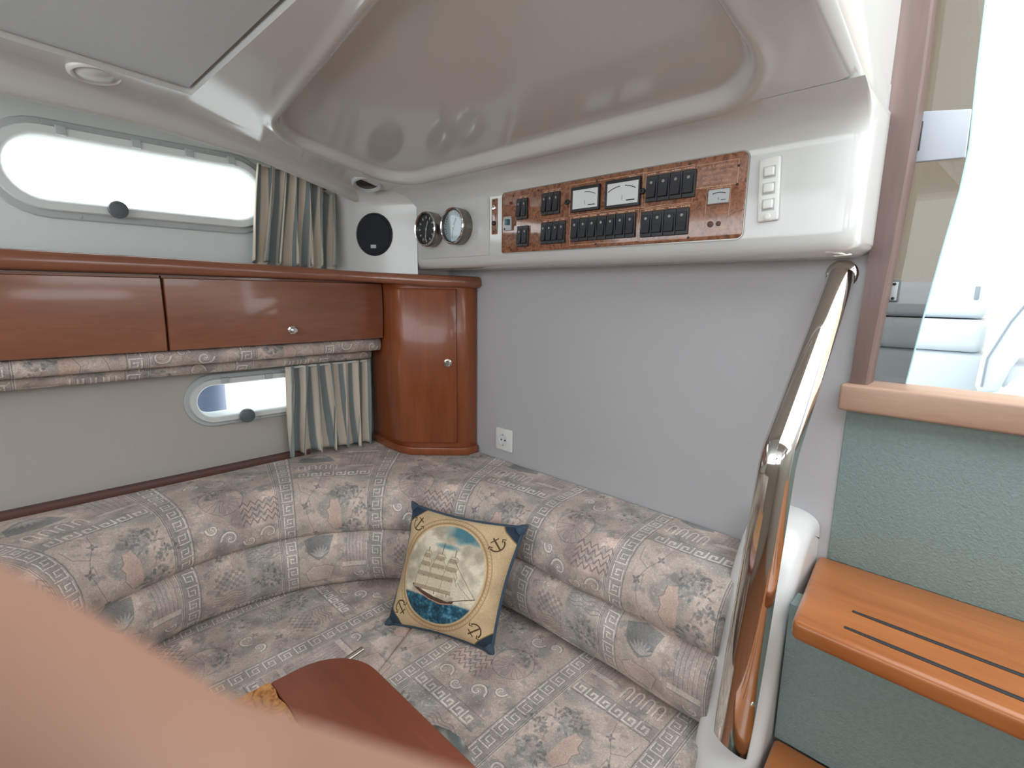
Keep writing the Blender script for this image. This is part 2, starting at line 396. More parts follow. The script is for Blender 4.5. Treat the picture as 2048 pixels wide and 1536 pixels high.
M['ship'] = image_mat('pillow_ship_print', make_ship_print(), bump=.15)
def curtain_mat():
    m, nt, b = new_mat('striped_curtain')
    uv = nt.nodes.new('ShaderNodeUVMap'); uv.uv_map = 'UVMap'
    sp = nt.nodes.new('ShaderNodeSeparateXYZ'); nt.links.new(uv.outputs[0], sp.inputs[0])
    fr = nt.nodes.new('ShaderNodeMath'); fr.operation = 'FRACT'; nt.links.new(sp.outputs[0], fr.inputs[0])
    r = nt.nodes.new('ShaderNodeValToRGB'); r.color_ramp.interpolation = 'CONSTANT'
    e = r.color_ramp.elements
    e[0].position = 0; e[0].color = srgb(216, 204, 188)
    e[1].position = 0.50; e[1].color = srgb(136, 146, 146)
    k = e.new(0.93); k.color = srgb(186, 182, 172)
    nt.links.new(fr.outputs[0], r.inputs[0]); nt.links.new(r.outputs[0], b.inputs['Base Color'])
    b.inputs['Roughness'].default_value = 0.9; b.inputs['Specular IOR Level'].default_value = .1
    b.inputs['Transmission Weight'].default_value = 0
    return m
M['curtain'] = curtain_mat()
def canvas_mat():
    m = bpy.data.materials.new('beige_canvas'); m.use_nodes = True
    nt = m.node_tree; nt.nodes.clear()
    out = nt.nodes.new('ShaderNodeOutputMaterial')
    d = nt.nodes.new('ShaderNodeBsdfDiffuse'); d.inputs[0].default_value = srgb(190, 180, 164)
    t = nt.nodes.new('ShaderNodeBsdfTranslucent'); t.inputs[0].default_value = srgb(190, 178, 160)
    mx = nt.nodes.new('ShaderNodeMixShader'); mx.inputs[0].default_value = 0.5
    nt.links.new(d.outputs[0], mx.inputs[1]); nt.links.new(t.outputs[0], mx.inputs[2]); nt.links.new(mx.outputs[0], out.inputs[0])
    return m
M['canvas'] = canvas_mat()

# ---------------------------------------------------------------- object helpers
W = {}          # object -> world position of its origin (no rotations are used on parents)

def wpos(o):
    return W.get(o.name, Vector((0, 0, 0)))

def tag(o, label=None, cat=None, group=None, kind=None):
    if label: o['label'] = label
    if cat: o['category'] = cat
    if group: o['group'] = group
    if kind: o['kind'] = kind
    return o

def thing(name, label, cat, loc, group=None, kind=None):
    o = bpy.data.objects.new(name, None); COL.objects.link(o)
    o.empty_display_size = 0.05
    o.location = loc; W[o.name] = Vector(loc)
    return tag(o, label, cat, group, kind)

def link(name, me, parent=None, at=None):
    o = bpy.data.objects.new(name, me); COL.objects.link(o)
    w = Vector(at) if at is not None else Vector((0, 0, 0))
    W[o.name] = w
    if parent is not None:
        o.parent = parent; o.location = w - wpos(parent)
    else:
        o.location = w
    return o

def mesh(name, V, F, mat, parent=None, smooth=False, uv=None, autosmooth=None):
    V = [Vector(v) for v in V]
    lo = Vector((min(v[i] for v in V) for i in range(3))); hi = Vector((max(v[i] for v in V) for i in range(3)))
    c = Vector(((lo.x + hi.x) / 2, (lo.y + hi.y) / 2, lo.z))
    me = bpy.data.meshes.new(name)
    me.from_pydata([v - c for v in V], [], F)
    if uv is not None:
        L = me.uv_layers.new(name='UVMap')
        for lp in me.loops: L.data[lp.index].uv = uv[lp.vertex_index]
    me.materials.append(mat)
    if smooth:
        me.polygons.foreach_set('use_smooth', [True] * len(me.polygons))
    me.update()
    if autosmooth is not None:
        me.set_sharp_from_angle(angle=math.radians(autosmooth))
    return link(name, me, parent, c)

def from_bm(name, bm, mat, parent=None, autosmooth=35):
    bmesh.ops.recalc_face_normals(bm, faces=bm.faces)
    bm.verts.ensure_lookup_table(); bm.verts.index_update()
    V = [v.co.copy() for v in bm.verts]; F = [[v.index for v in f.verts] for f in bm.faces]
    bm.free()
    return mesh(name, V, F, mat, parent, True, None, autosmooth)

def bevel_all(bm, off, seg=3, ang=30):
    es = [e for e in bm.edges if len(e.link_faces) == 2 and e.calc_face_angle(0) > math.radians(ang)]
    if off > 0 and es:
        bmesh.ops.bevel(bm, geom=es, offset=off, segments=seg, affect='EDGES', profile=0.5, clamp_overlap=True)

def box(name, lo, hi, mat, parent=None, bev=0.0, seg=3, xf=None):
    bm = bmesh.new()
    bmesh.ops.create_cube(bm, size=1)
    for v in bm.verts:
        v.co = Vector([lo[i] + (v.co[i] + .5) * (hi[i] - lo[i]) for i in range(3)])
    bevel_all(bm, bev, seg)
    if xf is not None:
        for v in bm.verts: v.co = xf @ v.co
    return from_bm(name, bm, mat, parent)

def prism(name, poly, ax, lo, hi, mat, parent=None, bev=0.0, seg=3, xf=None):
    """poly of 2-D points in the two axes other than ax, extruded from lo to hi along ax"""
    bm = bmesh.new()
    def P(p, h):
        return {0: Vector((h, p[0], p[1])), 1: Vector((p[0], h, p[1])), 2: Vector((p[0], p[1], h))}[ax]
    a = [bm.verts.new(P(p, lo)) for p in poly]; b = [bm.verts.new(P(p, hi)) for p in poly]
    n = len(poly)
    bm.faces.new(a); bm.faces.new(b[::-1])
    for i in range(n): bm.faces.new((a[i], b[i], b[(i + 1) % n], a[(i + 1) % n]))
    bmesh.ops.recalc_face_normals(bm, faces=bm.faces)
    bevel_all(bm, bev, seg, 40)
    if xf is not None:
        for v in bm.verts: v.co = xf @ v.co
    return from_bm(name, bm, mat, parent)

def grid(name, rows, mat, parent=None, cu=False, cv=False, caps=False, smooth=True, uv=None, auto=None):
    m, n = len(rows), len(rows[0])
    V = [p for r in rows for p in r]; F = []
    for i in range(m if cv else m - 1):
        for j in range(n if cu else n - 1):
            F.append((i * n + j, i * n + (j + 1) % n, ((i + 1) % m) * n + (j + 1) % n, ((i + 1) % m) * n + j))
    if caps:
        F.append(list(range(n))[::-1]); F.append([(m - 1) * n + j for j in range(n)])
    o = mesh(name, V, F, mat, parent, smooth, uv, auto)
    bm = bmesh.new(); bm.from_mesh(o.data); bmesh.ops.recalc_face_normals(bm, faces=bm.faces); bm.to_mesh(o.data); bm.free()
    if auto is not None: o.data.set_sharp_from_angle(angle=math.radians(auto))
    return o

def frame_of(axis):
    z = Vector(axis).normalized()
    x = z.orthogonal().normalized() if abs(z.z) > .9 else Vector((0, 0, 1)).cross(z).normalized()
    return x, z.cross(x).normalized(), z

def lathe(name, prof, org, axis, mat, parent=None, seg=28, auto=40, sx=1.0, sy=1.0, cap_end=True):
    x, y, z = frame_of(axis); org = Vector(org)
    rows = []
    for r, h in prof:
        rows.append([org + z * h + x * (sx * r * math.cos(2 * PI * k / seg)) + y * (sy * r * math.sin(2 * PI * k / seg)) for k in range(seg)])
    V = [p for r in rows for p in r]; F = []
    for i in range(len(rows) - 1):
        for j in range(seg): F.append((i * seg + j, i * seg + (j + 1) % seg, (i + 1) * seg + (j + 1) % seg, (i + 1) * seg + j))
    F.append(list(range(seg))[::-1])
    if cap_end: F.append([(len(rows) - 1) * seg + j for j in range(seg)])
    return mesh(name, V, F, mat, parent, True, None, auto)

def bar(name, p, q, r, mat, parent=None, seg=10):
    p, q = Vector(p), Vector(q)
    return lathe(name, [(r * .7, 0), (r, r * .3), (r, (q - p).length - r * .3), (r * .7, (q - p).length)], p, q - p, mat, parent, seg)

def strip_mesh(name, quads, mat, parent=None):
    """flat print: quads are lists of 4 points"""
    V, F = [], []
    for q in quads:
        F.append(tuple(range(len(V), len(V) + len(q)))); V += q
    return mesh(name, V, F, mat, parent)

def stadium(cy, cz, hl, hh, n=14):
    pts = []
    s = hl - hh
    for k in range(n + 1):
        t = -PI / 2 + PI * k / n; pts.append((cy + s + hh * math.cos(t), cz + hh * math.sin(t)))
    for k in range(1, 4): pts.append((cy + s - 2 * s * k / 4, cz + hh))
    for k in range(n + 1):
        t = PI / 2 + PI * k / n; pts.append((cy - s + hh * math.cos(t), cz + hh * math.sin(t)))
    for k in range(1, 4): pts.append((cy - s + 2 * s * k / 4, cz - hh))
    return pts

def wall_with_port(name, x, y0, y1, z0, z1, ports, mat, thick=0.03):
    """vertical wall in a plane x=const with stadium holes, cut into one column per port"""
    V, F = [], []
    cuts = [y0] + [(ports[i][0] + ports[i][2] + ports[i + 1][0] - ports[i + 1][2]) / 2 for i in range(len(ports) - 1)] + [y1]
    for (cy, cz, hl, hh), a, b in zip(ports, cuts[:-1], cuts[1:]):
        lp = stadium(cy, cz, hl, hh)
        extra = []
        outer = []
        for (py, pz) in lp:
            dy, dz = py - cy, pz - cz
            t = min(((b if dy > 0 else a) - cy) / dy if abs(dy) > 1e-9 else 1e9, ((z1 if dz > 0 else z0) - cz) / dz if abs(dz) > 1e-9 else 1e9)
            outer.append((cy + dy * t, cz + dz * t))
        base = len(V); n = len(lp)
        V += [(x, p[0], p[1]) for p in lp] + [(x, p[0], p[1]) for p in outer] + [(x - thick, p[0], p[1]) for p in lp]
        for i in range(n):
            j = (i + 1) % n
            F.append((base + i, base + j, base + n + j, base + n + i)); F.append((base + i, base + j, base + 2 * n + j, base + 2 * n + i))
            p, q = outer[i], outer[j]
            onv = lambda P: abs(P[0] - a) < 1e-6 or abs(P[0] - b) < 1e-6
            onh = lambda P: abs(P[1] - z0) < 1e-6 or abs(P[1] - z1) < 1e-6
            if (onv(p) and not onh(p)) and (onh(q) and not onv(q)) or (onh(p) and not onv(p)) and (onv(q) and not onh(q)):
                cn = (p[0] if onv(p) else q[0], p[1] if onh(p) else q[1])
                V.append((x, cn[0], cn[1])); F.append((base + n + i, base + n + j, len(V) - 1))
    # vertices appended inside the loop keep their indices because every face uses absolute ones
    return mesh(name, V, F, mat)

# ================================================================ STRUCTURE
def zc(y):
    return 1.743 + .178 * (-.25 - y) if y >= -.85 else 1.8498 + .06 * (-.85 - y)

def lerp(tab, t):
    if t <= tab[0][0]: return tab[0][1]
    for (a, u), (b, v) in zip(tab[:-1], tab[1:]):
        if t <= b: return u + (v - u) * (t - a) / (b - a)
    return tab[-1][1]

XF = [(-2.4, -1.56), (-1.2, -1.60), (-.9, -1.62), (-.63, -1.65), (-.36, -1.70), (-.2, -1.74)]
ZL = [(-2.4, 1.82), (-1.175, 1.805), (-.905, 1.803), (-.63, 1.778), (-.356, 1.726), (-.2, 1.70)]

def sd_round(x, y, x0, x1, y0, y1, r):
    cx, cy = (x0 + x1) / 2, (y0 + y1) / 2
    qx, qy = abs(x - cx) - (x1 - x0) / 2 + r, abs(y - cy) - (y1 - y0) / 2 + r
    return math.hypot(max(qx, 0), max(qy, 0)) + min(max(qx, qy), 0) - r

def ceiling_z(x, y):
    z = zc(y)
    yf = -.70 - .15 * (x + 1.28)
    d = sd_round(x, -.252 - (-.252 - y) * .50 / (-.252 - yf), -1.50, -.335, -.752, -.252, .13)
    t = min(max((-d) / .018, 0), 1); t = t * t * (3 - 2 * t)
    z += .024 * t
    bead = math.exp(-((d - .012) / .012) ** 2)
    z -= .0035 * bead
    return z

PX0, PX1, PY0, PY1 = -1.452, .9, -2.2, -.852       # recess of the grey padded panel
ys = sorted(set([-2.4, -2.205, PY0, -2.0, -1.7, -1.4, -1.2, -1.1, -1.0, -.95, -.9, -.87, PY1 - .001, PY1 + .001] + [round(-.84 + .005 * k, 4) for k in range(158)]))
ys = [y for y in ys if y <= -.06]
def ceiling_row(y):
    xf, zl = lerp(XF, y), lerp(ZL, y)
    xs = sorted(set([round(-1.54 + .006 * k, 4) for k in range(216)] + [PX0 - .001, PX0 + .001]))
    xs = [x for x in xs if x < -.245]
    z0 = zc(y)
    row = []
    row.append((-1.95, y, zl + .20)); row.append((xf - .022, y, zl + .012))
    row.append((xf - .008, y, zl - .001)); row.append((xf + .002, y, zl + .001)); row.append((xf + .008, y, zl + .008))
    h = z0 - zl
    for k in range(1, 8):
        t = k / 8
        row.append((xf + .010 + .045 * t * t, y, zl + .010 + (h - .012) * math.sin(t * PI / 2)))
    for x in xs:
        z = ceiling_z(x, y)
        if PY0 < y < PY1 and x > PX0: z += .022
        row.append((x, y, z))
    for dx, dz in ((.0, 0), (.012, .002), (.022, .008), (.029, .018), (.033, .035), (.034, .06)):
        row.append((-.245 + dx, y, z0 + dz + (.022 if (PY0 < y < PY1 and False) else 0)))
    row.append((-.211, y, 2.35))
    return row
tag(grid('ceiling', [ceiling_row(y) for y in ys], M['gelcoat'], auto=50), 'glossy cream moulded ceiling liner with a rounded shallow recess', 'ceiling', kind='structure')
tag(box('ceiling', (-.211, -2.4, 1.86), (1.4, -1.0, 1.90), M['gelcoat']), 'plain cream ceiling over the forward starboard side of the cabin', 'ceiling', kind='structure')
tag(box('wall_forward', (-1.95, -2.45, 0), (1.4, -2.4, 1.37), M['hullvinyl']), 'low forward bulkhead behind the camera', 'wall', kind='structure')
tag(box('floor', (-1.95, -2.4, -.03), (1.4, .05, 0.0), M['floorwood']), 'dark wooden cabin sole below the settee', 'floor', kind='structure')

pp = thing('ceiling_panel', 'grey padded headliner panel set in the ceiling at upper left', 'ceiling panel', (-.85, -1.4, 1.88))
prism('panel_cloth', [(PX0 + .006, PY0 + .01), (-.26, PY0 + .01), (-.26, PY1 - .006), (PX0 + .006, PY1 - .006)], 2, 0, .01, M['padded'], pp, .004,
      xf=Matrix(((1, 0, 0, 0), (0, 1, 0, 0), (0, -.06, 1, 1.8498 - .06 * .85 + .010), (0, 0, 0, 1))))

# hull side above and below the lockers, each with its port
WU = (-.875, 1.703, .315, .088)
WL = (-.60, 1.045, .222, .058)
tag(wall_with_port('wall_left', -1.85, -2.4, 0.0, 1.40, 2.05, [WU], M['hullvinyl_glare']), 'pale grey vinyl hull side around the long porthole', 'wall', kind='structure')
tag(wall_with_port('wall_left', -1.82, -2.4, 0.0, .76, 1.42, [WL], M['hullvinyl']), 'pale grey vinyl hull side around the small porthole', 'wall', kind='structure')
tag(box('wall_left', (-1.95, -2.4, 0), (-1.83, 0, .76), M['hullvinyl']), 'lower hull side hidden behind the settee', 'wall', kind='structure')
tag(box('wall_aft', (-1.95, 0, 0), (-.218, .05, 1.80), M['vinyl']), 'smooth light grey vinyl bulkhead behind the settee', 'wall', kind='structure')
tag(box('wall_aft', (-.218, .047, 0), (.55, .078, 1.17), M['vinyl']), 'bulkhead hidden behind the green carpeted steps', 'wall', kind='structure')
tag(box('wall_aft', (.55, 0, 0), (1.4, .05, 2.2), M['vinyl']), 'bulkhead on the far side of the companionway', 'wall', kind='structure')
tag(wall_with_port('wall_right', 1.40, -2.4, .05, 0, 1.9, [(-1.75, 1.68, .33, .10), (-.80, 1.68, .33, .10)], M['hullvinyl']), 'starboard hull side with two long portholes out of view', 'wall', kind='structure')

# instrument console moulding hanging under the ceiling
PROF = [(-.250, 1.7425), (-.236, 1.7385), (-.214, 1.733), (-.196, 1.722), (-.182, 1.706), (-.1755, 1.694), (-.1715, 1.684), (-.1700, 1.67), (-.1700, 1.60), (-.1700, 1.520), (-.1690, 1.503), (-.1645, 1.490), (-.1560, 1.4815), (-.144, 1.4785), (-.07, 1.478), (.0, 1.478)]
rows = []
for x in (-1.56, -1.50, -1.3, -1.0, -.7, -.4, -.30): rows.append([(x, y, z) for y, z in PROF])
for k in range(1, 8):
    a = PI / 2 * k / 7
    x = -.262 + .05 * math.sin(a); s = 1 - math.cos(a)
    rows.append([(x, y + (.035 * s if z < 1.70 else .035 * s * max(0, (1.7425 - z) / .0425)) if i < 15 else y, z + (.022 * s if z < 1.53 else 0)) for i, (y, z) in enumerate(PROF)])
rows.append([(-.211, .0, z) for y, z in [(r[1], r[2]) for r in rows[-1]]])
tag(grid('instrument_console', rows, M['gelcoat'], auto=60), 'long cream moulded instrument console under the ceiling along the bulkhead', 'console')

# angled corner panel that carries the loudspeaker
SP0, SP1 = Vector((-1.515, -.172, 0)), Vector((-1.90, -.360, 0))
sd = (SP1 - SP0).normalized(); sn = Vector((sd.y, -sd.x, 0)); sn = sn if sn.dot(Vector((1, -1, 0))) > 0 else -sn
rr = []
for z in (1.455, 1.50, 1.6, 1.66, 1.69, 1.705, 1.718, 1.729, 1.738, 1.745, 1.749):
    out = 0.0 if z <= 1.69 else .06 * (1 - math.sqrt(max(0, 1 - ((z - 1.69) / .0592) ** 2)))
    r = []
    for k in range(13):
        t = k / 12
        p = SP0.lerp(SP1, t) + sn * out
        r.append((p.x, p.y, z))
    rr.append(r)
tag(grid('wall_corner', rr, M['gelcoat']), 'cream angled corner panel between the curtain and the console', 'wall', kind='structure')

# ---------------------------------------------------------------- portholes
def porthole(name, label, x, cy, cz, hl, hh, off_glass, hinges, knob_y, screws):
    t = thing(name, label, 'porthole', (x, cy, cz - hh), kind='structure')
    def ring(nm, prof, mat, par):
        rows = [[(x + h, p[0], p[1]) for p in stadium(cy, cz, hl - o, hh - o)] for o, h in prof]
        return grid(nm, rows, mat, par, cu=True, auto=35)
    g = off_glass
    fl = ring('flange', [(0, 0), (0, .006), (.003, .009), (g * .42, .009), (g * .45, .004)], M['framegrey'], t)
    fr = ring('frame', [(g * .40, .003), (g * .40, .020), (g * .46, .024), (g * .86, .024), (g * .95, .020), (g, .012), (g + .002, -.02), (g + .002, -.05)], M['frame'], t)
    pl = stadium(cy, cz, hl - g - .001, hh - g - .001)
    mesh('pane', [(x - .004, p[0], p[1]) for p in pl], [list(range(len(pl)))], M['glass'], t)
    for hy in hinges:
        h = box('hinge', (x + .016, hy - .011, cz + hh - g * .86), (x + .031, hy + .011, cz + hh - g * .34), M['framegrey'], t, .002)
    k = lathe('knob', [(.010, 0), (.012, .012), (.022, .014), (.024, .022), (.022, .032), (.012, .036)], (x + .014, knob_y, cz - hh + g * .75), (1, 0, 0), M['knobgrey'], t, 20)
    for (sy, sz) in screws:
        lathe('screw', [(.004, 0), (.0036, .0018), (.002, .0025)], (x + .0085, sy, sz), (1, 0, 0), M['framegrey'], t, 10)
    return t
porthole('window_1', 'long white framed porthole with bright daylight above the wooden rail', -1.85, WU[0], WU[1], .350, .124, .046,
         (-1.06, -.90, -.77, -.655), -.96, [(-1.10, 1.818), (-.99, 1.818), (-.84, 1.818), (-.72, 1.818), (-1.14, 1.61), (-1.04, 1.588), (-.87, 1.588), (-.78, 1.588), (-.68, 1.588)])
porthole('window_2', 'small white framed porthole half behind the lower striped curtain', -1.82, WL[0], WL[1], .252, .086, .036,
         (-.735, -.60, -.50), -.68, [(-.76, 1.118), (-.66, 1.121), (-.83, 1.08), (-.82, .995), (-.75, .972), (-.63, .969)])

# ---------------------------------------------------------------- wooden rail and lockers
def rail():
    ctrl = [(-1.675, -2.3, 1.439, 1.487), (-1.675, -1.2, 1.439, 1.487), (-1.675, -.9, 1.439, 1.484), (-1.675, -.55, 1.437, 1.477), (-1.668, -.36, 1.434, 1.471), (-1.64, -.28, 1.431, 1.468), (-1.585, -.245, 1.428, 1.465), (-1.52, -.222, 1.424, 1.462), (-1.47, -.178, 1.421, 1.460), (-1.41, -.115, 1.419, 1.458), (-1.378, -.075, 1.417, 1.457), (-1.370, -.05, 1.416, 1.457), (-1.372, -.002, 1.416, 1.457)]
    rows = []
    for i, (x, y, zb, zt) in enumerate(ctrl):
        a = Vector(ctrl[max(i - 1, 0)][:2]); b = Vector(ctrl[min(i + 1, len(ctrl) - 1)][:2])
        t = (b - a).normalized(); n = Vector((t.y, -t.x))
        if n.dot(Vector((1, -1))) < 0: n = -n
        h = zt - zb; r = []
        if y > -.06: n = Vector((1, 0))
        for d, f in ((-.12, 0), (-.02, 0), (-.006, .04), (0, .16), (.002, .45), (0, .75), (-.005, .92), (-.016, 1), (-.12, 1)):
            r.append((x + n.x * d, y + n.y * d, zb + h * f))
        rows.append(r)
    return grid('shelf_rail', rows, M['wood'], cu=True, caps=True, auto=50)
tag(rail(), 'rounded cherry wood rail running above the lockers to the corner cabinet', 'rail')

def locker(name, label, y0, y1, knob):
    t = thing(name, label, 'locker', (-1.74, (y0 + y1) / 2, 1.226), 'side lockers under the rail')
    box('body', (-1.82, y0 + .001, 1.226), (-1.712, y1 - .001, 1.436), M['wood'], t)
    # the door bulges slightly at its top
    rows = []
    zs = (1.226, 1.228, 1.26, 1.30, 1.34, 1.38, 1.41, 1.427, 1.429)
    for i, z in enumerate(zs):
        x = -1.695 + .006 * math.sin((z - 1.222) / .216 * PI)
        if i in (0, len(zs) - 1): x -= .004
        rows.append([(-1.712, y0 + .0015, z), (x - .003, y0 + .0015, z), (x, y0 + .004, z), (x, y1 - .004, z), (x - .003, y1 - .0015, z), (-1.712, y1 - .0015, z)])
    d = grid('door', rows, M['wood'], t, cu=True, caps=True, auto=40)
    if knob:
        lathe('knob', [(.012, 0), (.014, .002), (.013, .004), (.006, .006), (.006, .014), (.011, .018), (.0115, .024), (.007, .028)], (-1.691, knob[0], knob[1]), (1, 0, 0), M['chrome'], d, 20)
locker('side_locker', 'cherry locker with plain door at the left edge of the picture', -1.75, -.901, None)
locker('side_locker', 'cherry locker with chrome knob beside the corner cabinet', -.899, -.206, (-.553, 1.271))

def uv_rows(rows, su, sv, u0=0, v0=0):
    uv = []; acc_v = 0
    us = [[0.0] for _ in rows]
    for i, r in enumerate(rows):
        for j in range(1, len(r)):
            us[i].append(us[i][-1] + (Vector(r[j]) - Vector(r[j - 1])).length)
    vlen = [0.0]
    mid = len(rows[0]) // 2
    for i in range(1, len(rows)): vlen.append(vlen[-1] + (Vector(rows[i][mid]) - Vector(rows[i - 1][mid])).length)
    for i in range(len(rows)):
        for j in range(len(rows[i])): uv.append((u0 + vlen[i] / su, v0 + us[i][j] / sv))
    return uv
TILE = .56
# padded pelmet below the lockers: two rolls of sofa cloth
pt = thing('padded_pelmet', 'sofa cloth pelmet in two rolls below the lockers', 'pelmet', (-1.74, -.9, 1.15))
def roll(name, xc, zt, zb, bul, y0, y1, par, v0):
    rows = []
    n = 26
    for i in range(n + 1):
        y = y0 + (y1 - y0) * i / n
        e = 0 if i in (0, n) else 1
        r = []
        for k in range(9):
            a = PI * k / 8
            r.append((xc + (bul if e else bul * .55) * math.sin(a), y, (zt + zb) / 2 + (zt - zb) / 2 * math.cos(a)))
        rows.append(r)
    return grid(name, rows, M['sofa'], par, uv=uv_rows(rows, TILE, TILE, .2, v0))
roll('upper_roll', -1.722, 1.2235, 1.178, .022, -1.75, -.21, pt, .1)
roll('lower_roll', -1.775, 1.186, 1.142, .026, -1.75, -.222, pt, .5)
box('backing_board', (-1.819, -1.75, 1.144), (-1.778, -.23, 1.224), M['darktrim'], pt)

# ---------------------------------------------------------------- corner cabinet
cc = thing('corner_cabinet', 'tall cherry wood corner cabinet with chrome knob', 'cabinet', (-1.6, -.12, .801))
body = [(-1.80, -.004), (-1.80, -.198), (-1.66, -.205), (-1.585, -.212), (-1.535, -.196), (-1.405, -.068), (-1.392, -.050), (-1.392, -.004)]
prism('body', body, 2, .826, 1.432, M['woodz'], cc, .003, 2)
pl = [(-1.806, -.004), (-1.806, -.206), (-1.66, -.224), (-1.58, -.225), (-1.527, -.210), (-1.392, -.078), (-1.380, -.056), (-1.380, -.004)]
prism('plinth', pl, 2, .803, .832, M['woodz'], cc, .004, 2)
# curved door laid over the diagonal front
front = [(-1.612, -.2155), (-1.585, -.2160), (-1.560, -.2105), (-1.540, -.2010), (-1.50, -.164), (-1.46, -.1245), (-1.425, -.090), (-1.416, -.0805)]
nrm = []
for i in range(len(front)):
    a = Vector(front[max(i - 1, 0)]); b = Vector(front[min(i + 1, len(front) - 1)]); t = (b - a).normalized(); nrm.append(Vector((t.y, -t.x)))
rows = []
for z, o in ((.850, .002), (.852, .012), (.858, .016), (1.404, .016), (1.411, .012), (1.4125, .002)):
    r = [(front[0][0], front[0][1] + .003, z)]
    for i, (p, n) in enumerate(zip(front, nrm)):
        oo = o if 0 < i < len(front) - 1 else o * .7
        r.append((p[0] + n.x * oo, p[1] + n.y * oo, z))
    r.append((front[-1][0], front[-1][1] + .003, z))
    rows.append(r)
dr = grid('door', rows, M['woodz'], cc, cu=True, caps=True, auto=40)
kd = Vector((.70, -.71, 0)).normalized()
lathe('knob', [(.013, 0), (.015, .002), (.014, .004), (.006, .006), (.006, .012), (.011, .016), (.0115, .021), (.007, .025)], Vector((-1.4365, -.1015, 1.150)) + kd * .014, kd, M['chrome'], dr, 22)

# ---------------------------------------------------------------- settee
CX, CY, CR = -.93, -.86, .63
def settee_path(x_end=-.352, a_end=270):
    """list of (point, outward normal, s)"""
    P = []; s = 0
    for k in range(12):
        x = x_end + (CX - x_end) * k / 12; P.append((Vector((x, CY + CR, 0)), Vector((0, 1, 0)), x_end - x))
    s0 = x_end - CX
    n = 56
    for k in range(n + 1):
        a = math.radians(90 + (a_end - 90) * k / n)
        nn = Vector((math.cos(a), math.sin(a), 0)); P.append((Vector((CX, CY, 0)) + nn * CR, nn, s0 + CR * (a - PI / 2)))
    for k in range(1, 9):
        P.append((Vector((CX + .42 * k / 8, CY - CR, 0)), Vector((0, -1, 0)), s0 + CR * PI + .42 * k / 8))
    return P
PATH = settee_path()
st = thing('settee', 'curved settee upholstered in faded pink and grey classical print', 'sofa', (-1.2, -.7, 0))
def wall_d(p, n):
    """distance along n from p to the hull side or the aft bulkhead"""
    t = 1e9
    if n.x < -1e-6: t = min(t, (-1.815 - p.x) / n.x)
    if n.y > 1e-6: t = min(t, (-.004 - p.y) / n.y)
    return t
def sweep_roll(name, prof, mat, v0, path, extra=None):
    rows = []; uv = []
    for p, n, s in path:
        pr = list(prof)
        if extra: pr = pr + extra(p, n)
        r = []; L = v0 * TILE; last = None
        for j, (d, z) in enumerate(pr):
            wob = .0035 * math.sin(s * 9.0 + z * 11) + .002 * math.sin(s * 23 + 2)
            q = p + n * (d + (wob if 0 < j < len(prof) - 1 else 0)); q = Vector((q.x, q.y, z))
            if last is not None: L += (q - last).length
            last = q; r.append(q); uv.append((s / TILE + .13, L / TILE))
        rows.append(r)
    return grid(name, rows, mat, st, uv=uv, caps=True)
up = [(.02, .628), (.004, .628), (-.014, .636), (-.028, .655), (-.033, .682), (-.029, .712), (-.016, .742), (.006, .768), (.035, .786), (.07, .796), (.11, .800)]
def top_fill(p, n):
    w = max(wall_d(p, n), .13)
    if n.y < 0: w = max(.13, min(w, (-1.9 - p.y) / n.y))
    return [(.11 + (w - .11) * k / 5, .800 + .003 * k / 5) for k in range(1, 6)]
sweep_roll('upper_backrest', up, M['sofa'], .0, PATH, top_fill)
lowp = [(.03, .640), (.004, .638), (-.020, .632), (-.042, .612), (-.052, .580), (-.052, .545), (-.044, .510), (-.028, .478), (-.008, .456), (.02, .446)]
sweep_roll('lower_backrest', lowp, M['sofa'], .62, PATH)
# seat cushions: one along the bulkhead, one round the hull side
seatp = [(.02, .30), (.03, .43), (.028, .445), (.012, .452), (-.05, .455), (-.15, .458), (-.25, .458), (-.35, .456), (-.47, .452), (-.507, .440), (-.522, .415), (-.522, .33), (-.507, .30)]
def seat(name, path):
    rows = []; uv = []
    for i, (p, n, s) in enumerate(path):
        e = min(i, len(path) - 1 - i)
        dz = {0: -.016, 1: -.004}.get(e, 0)
        r = []
        for d, z in seatp:
            q = p + n * d; q = Vector((q.x, q.y, z + (dz if z > .42 else 0))); r.append(q)
            if name.endswith('aft'): pass
            uv.append((q.x / TILE + .31, q.y / TILE + .1 + (z - .45) / TILE))
        rows.append(r)
    return grid('seat_cushion', rows, M['sofa'], st, uv=uv, caps=True)
ang = math.radians(117)
def dense(path, s_a, s_b):
    """resample the path between two arc lengths with close rows at the ends"""
    S = [s_a, s_a + .004, s_a + .02] + list(np.linspace(s_a + .05, s_b - .05, 40)) + [s_b - .02, s_b - .004, s_b]
    out = []
    sA = path[0][2]
    s0 = -.352 - CX
    for s in S:
        if s <= s0: out.append((Vector((-.352 - s, CY + CR, 0)), Vector((0, 1, 0)), s))
        elif s > s0 + CR * PI: out.append((Vector((CX + s - s0 - CR * PI, CY - CR, 0)), Vector((0, -1, 0)), s))
        else:
            a = PI / 2 + (s - s0) / CR; nn = Vector((math.cos(a), math.sin(a), 0)); out.append((Vector((CX, CY, 0)) + nn * CR, nn, s))
    return out
s_split = (-.352 - CX) + CR * (ang - PI / 2)
seat('seat_aft', dense(PATH, 0.0, s_split - .0012))
seat('seat_side', dense(PATH, s_split + .0012, PATH[-1][2]))
# plinth under the cushions
rows = [[(p + n * d).to_tuple()[:2] + (z,) for d, z in ((.02, .30), (.02, 0), (-.42, 0), (-.42, .30))] for p, n, s in PATH]
grid('plinth', rows, M['wood'], st, cu=True, caps=True, auto=40)
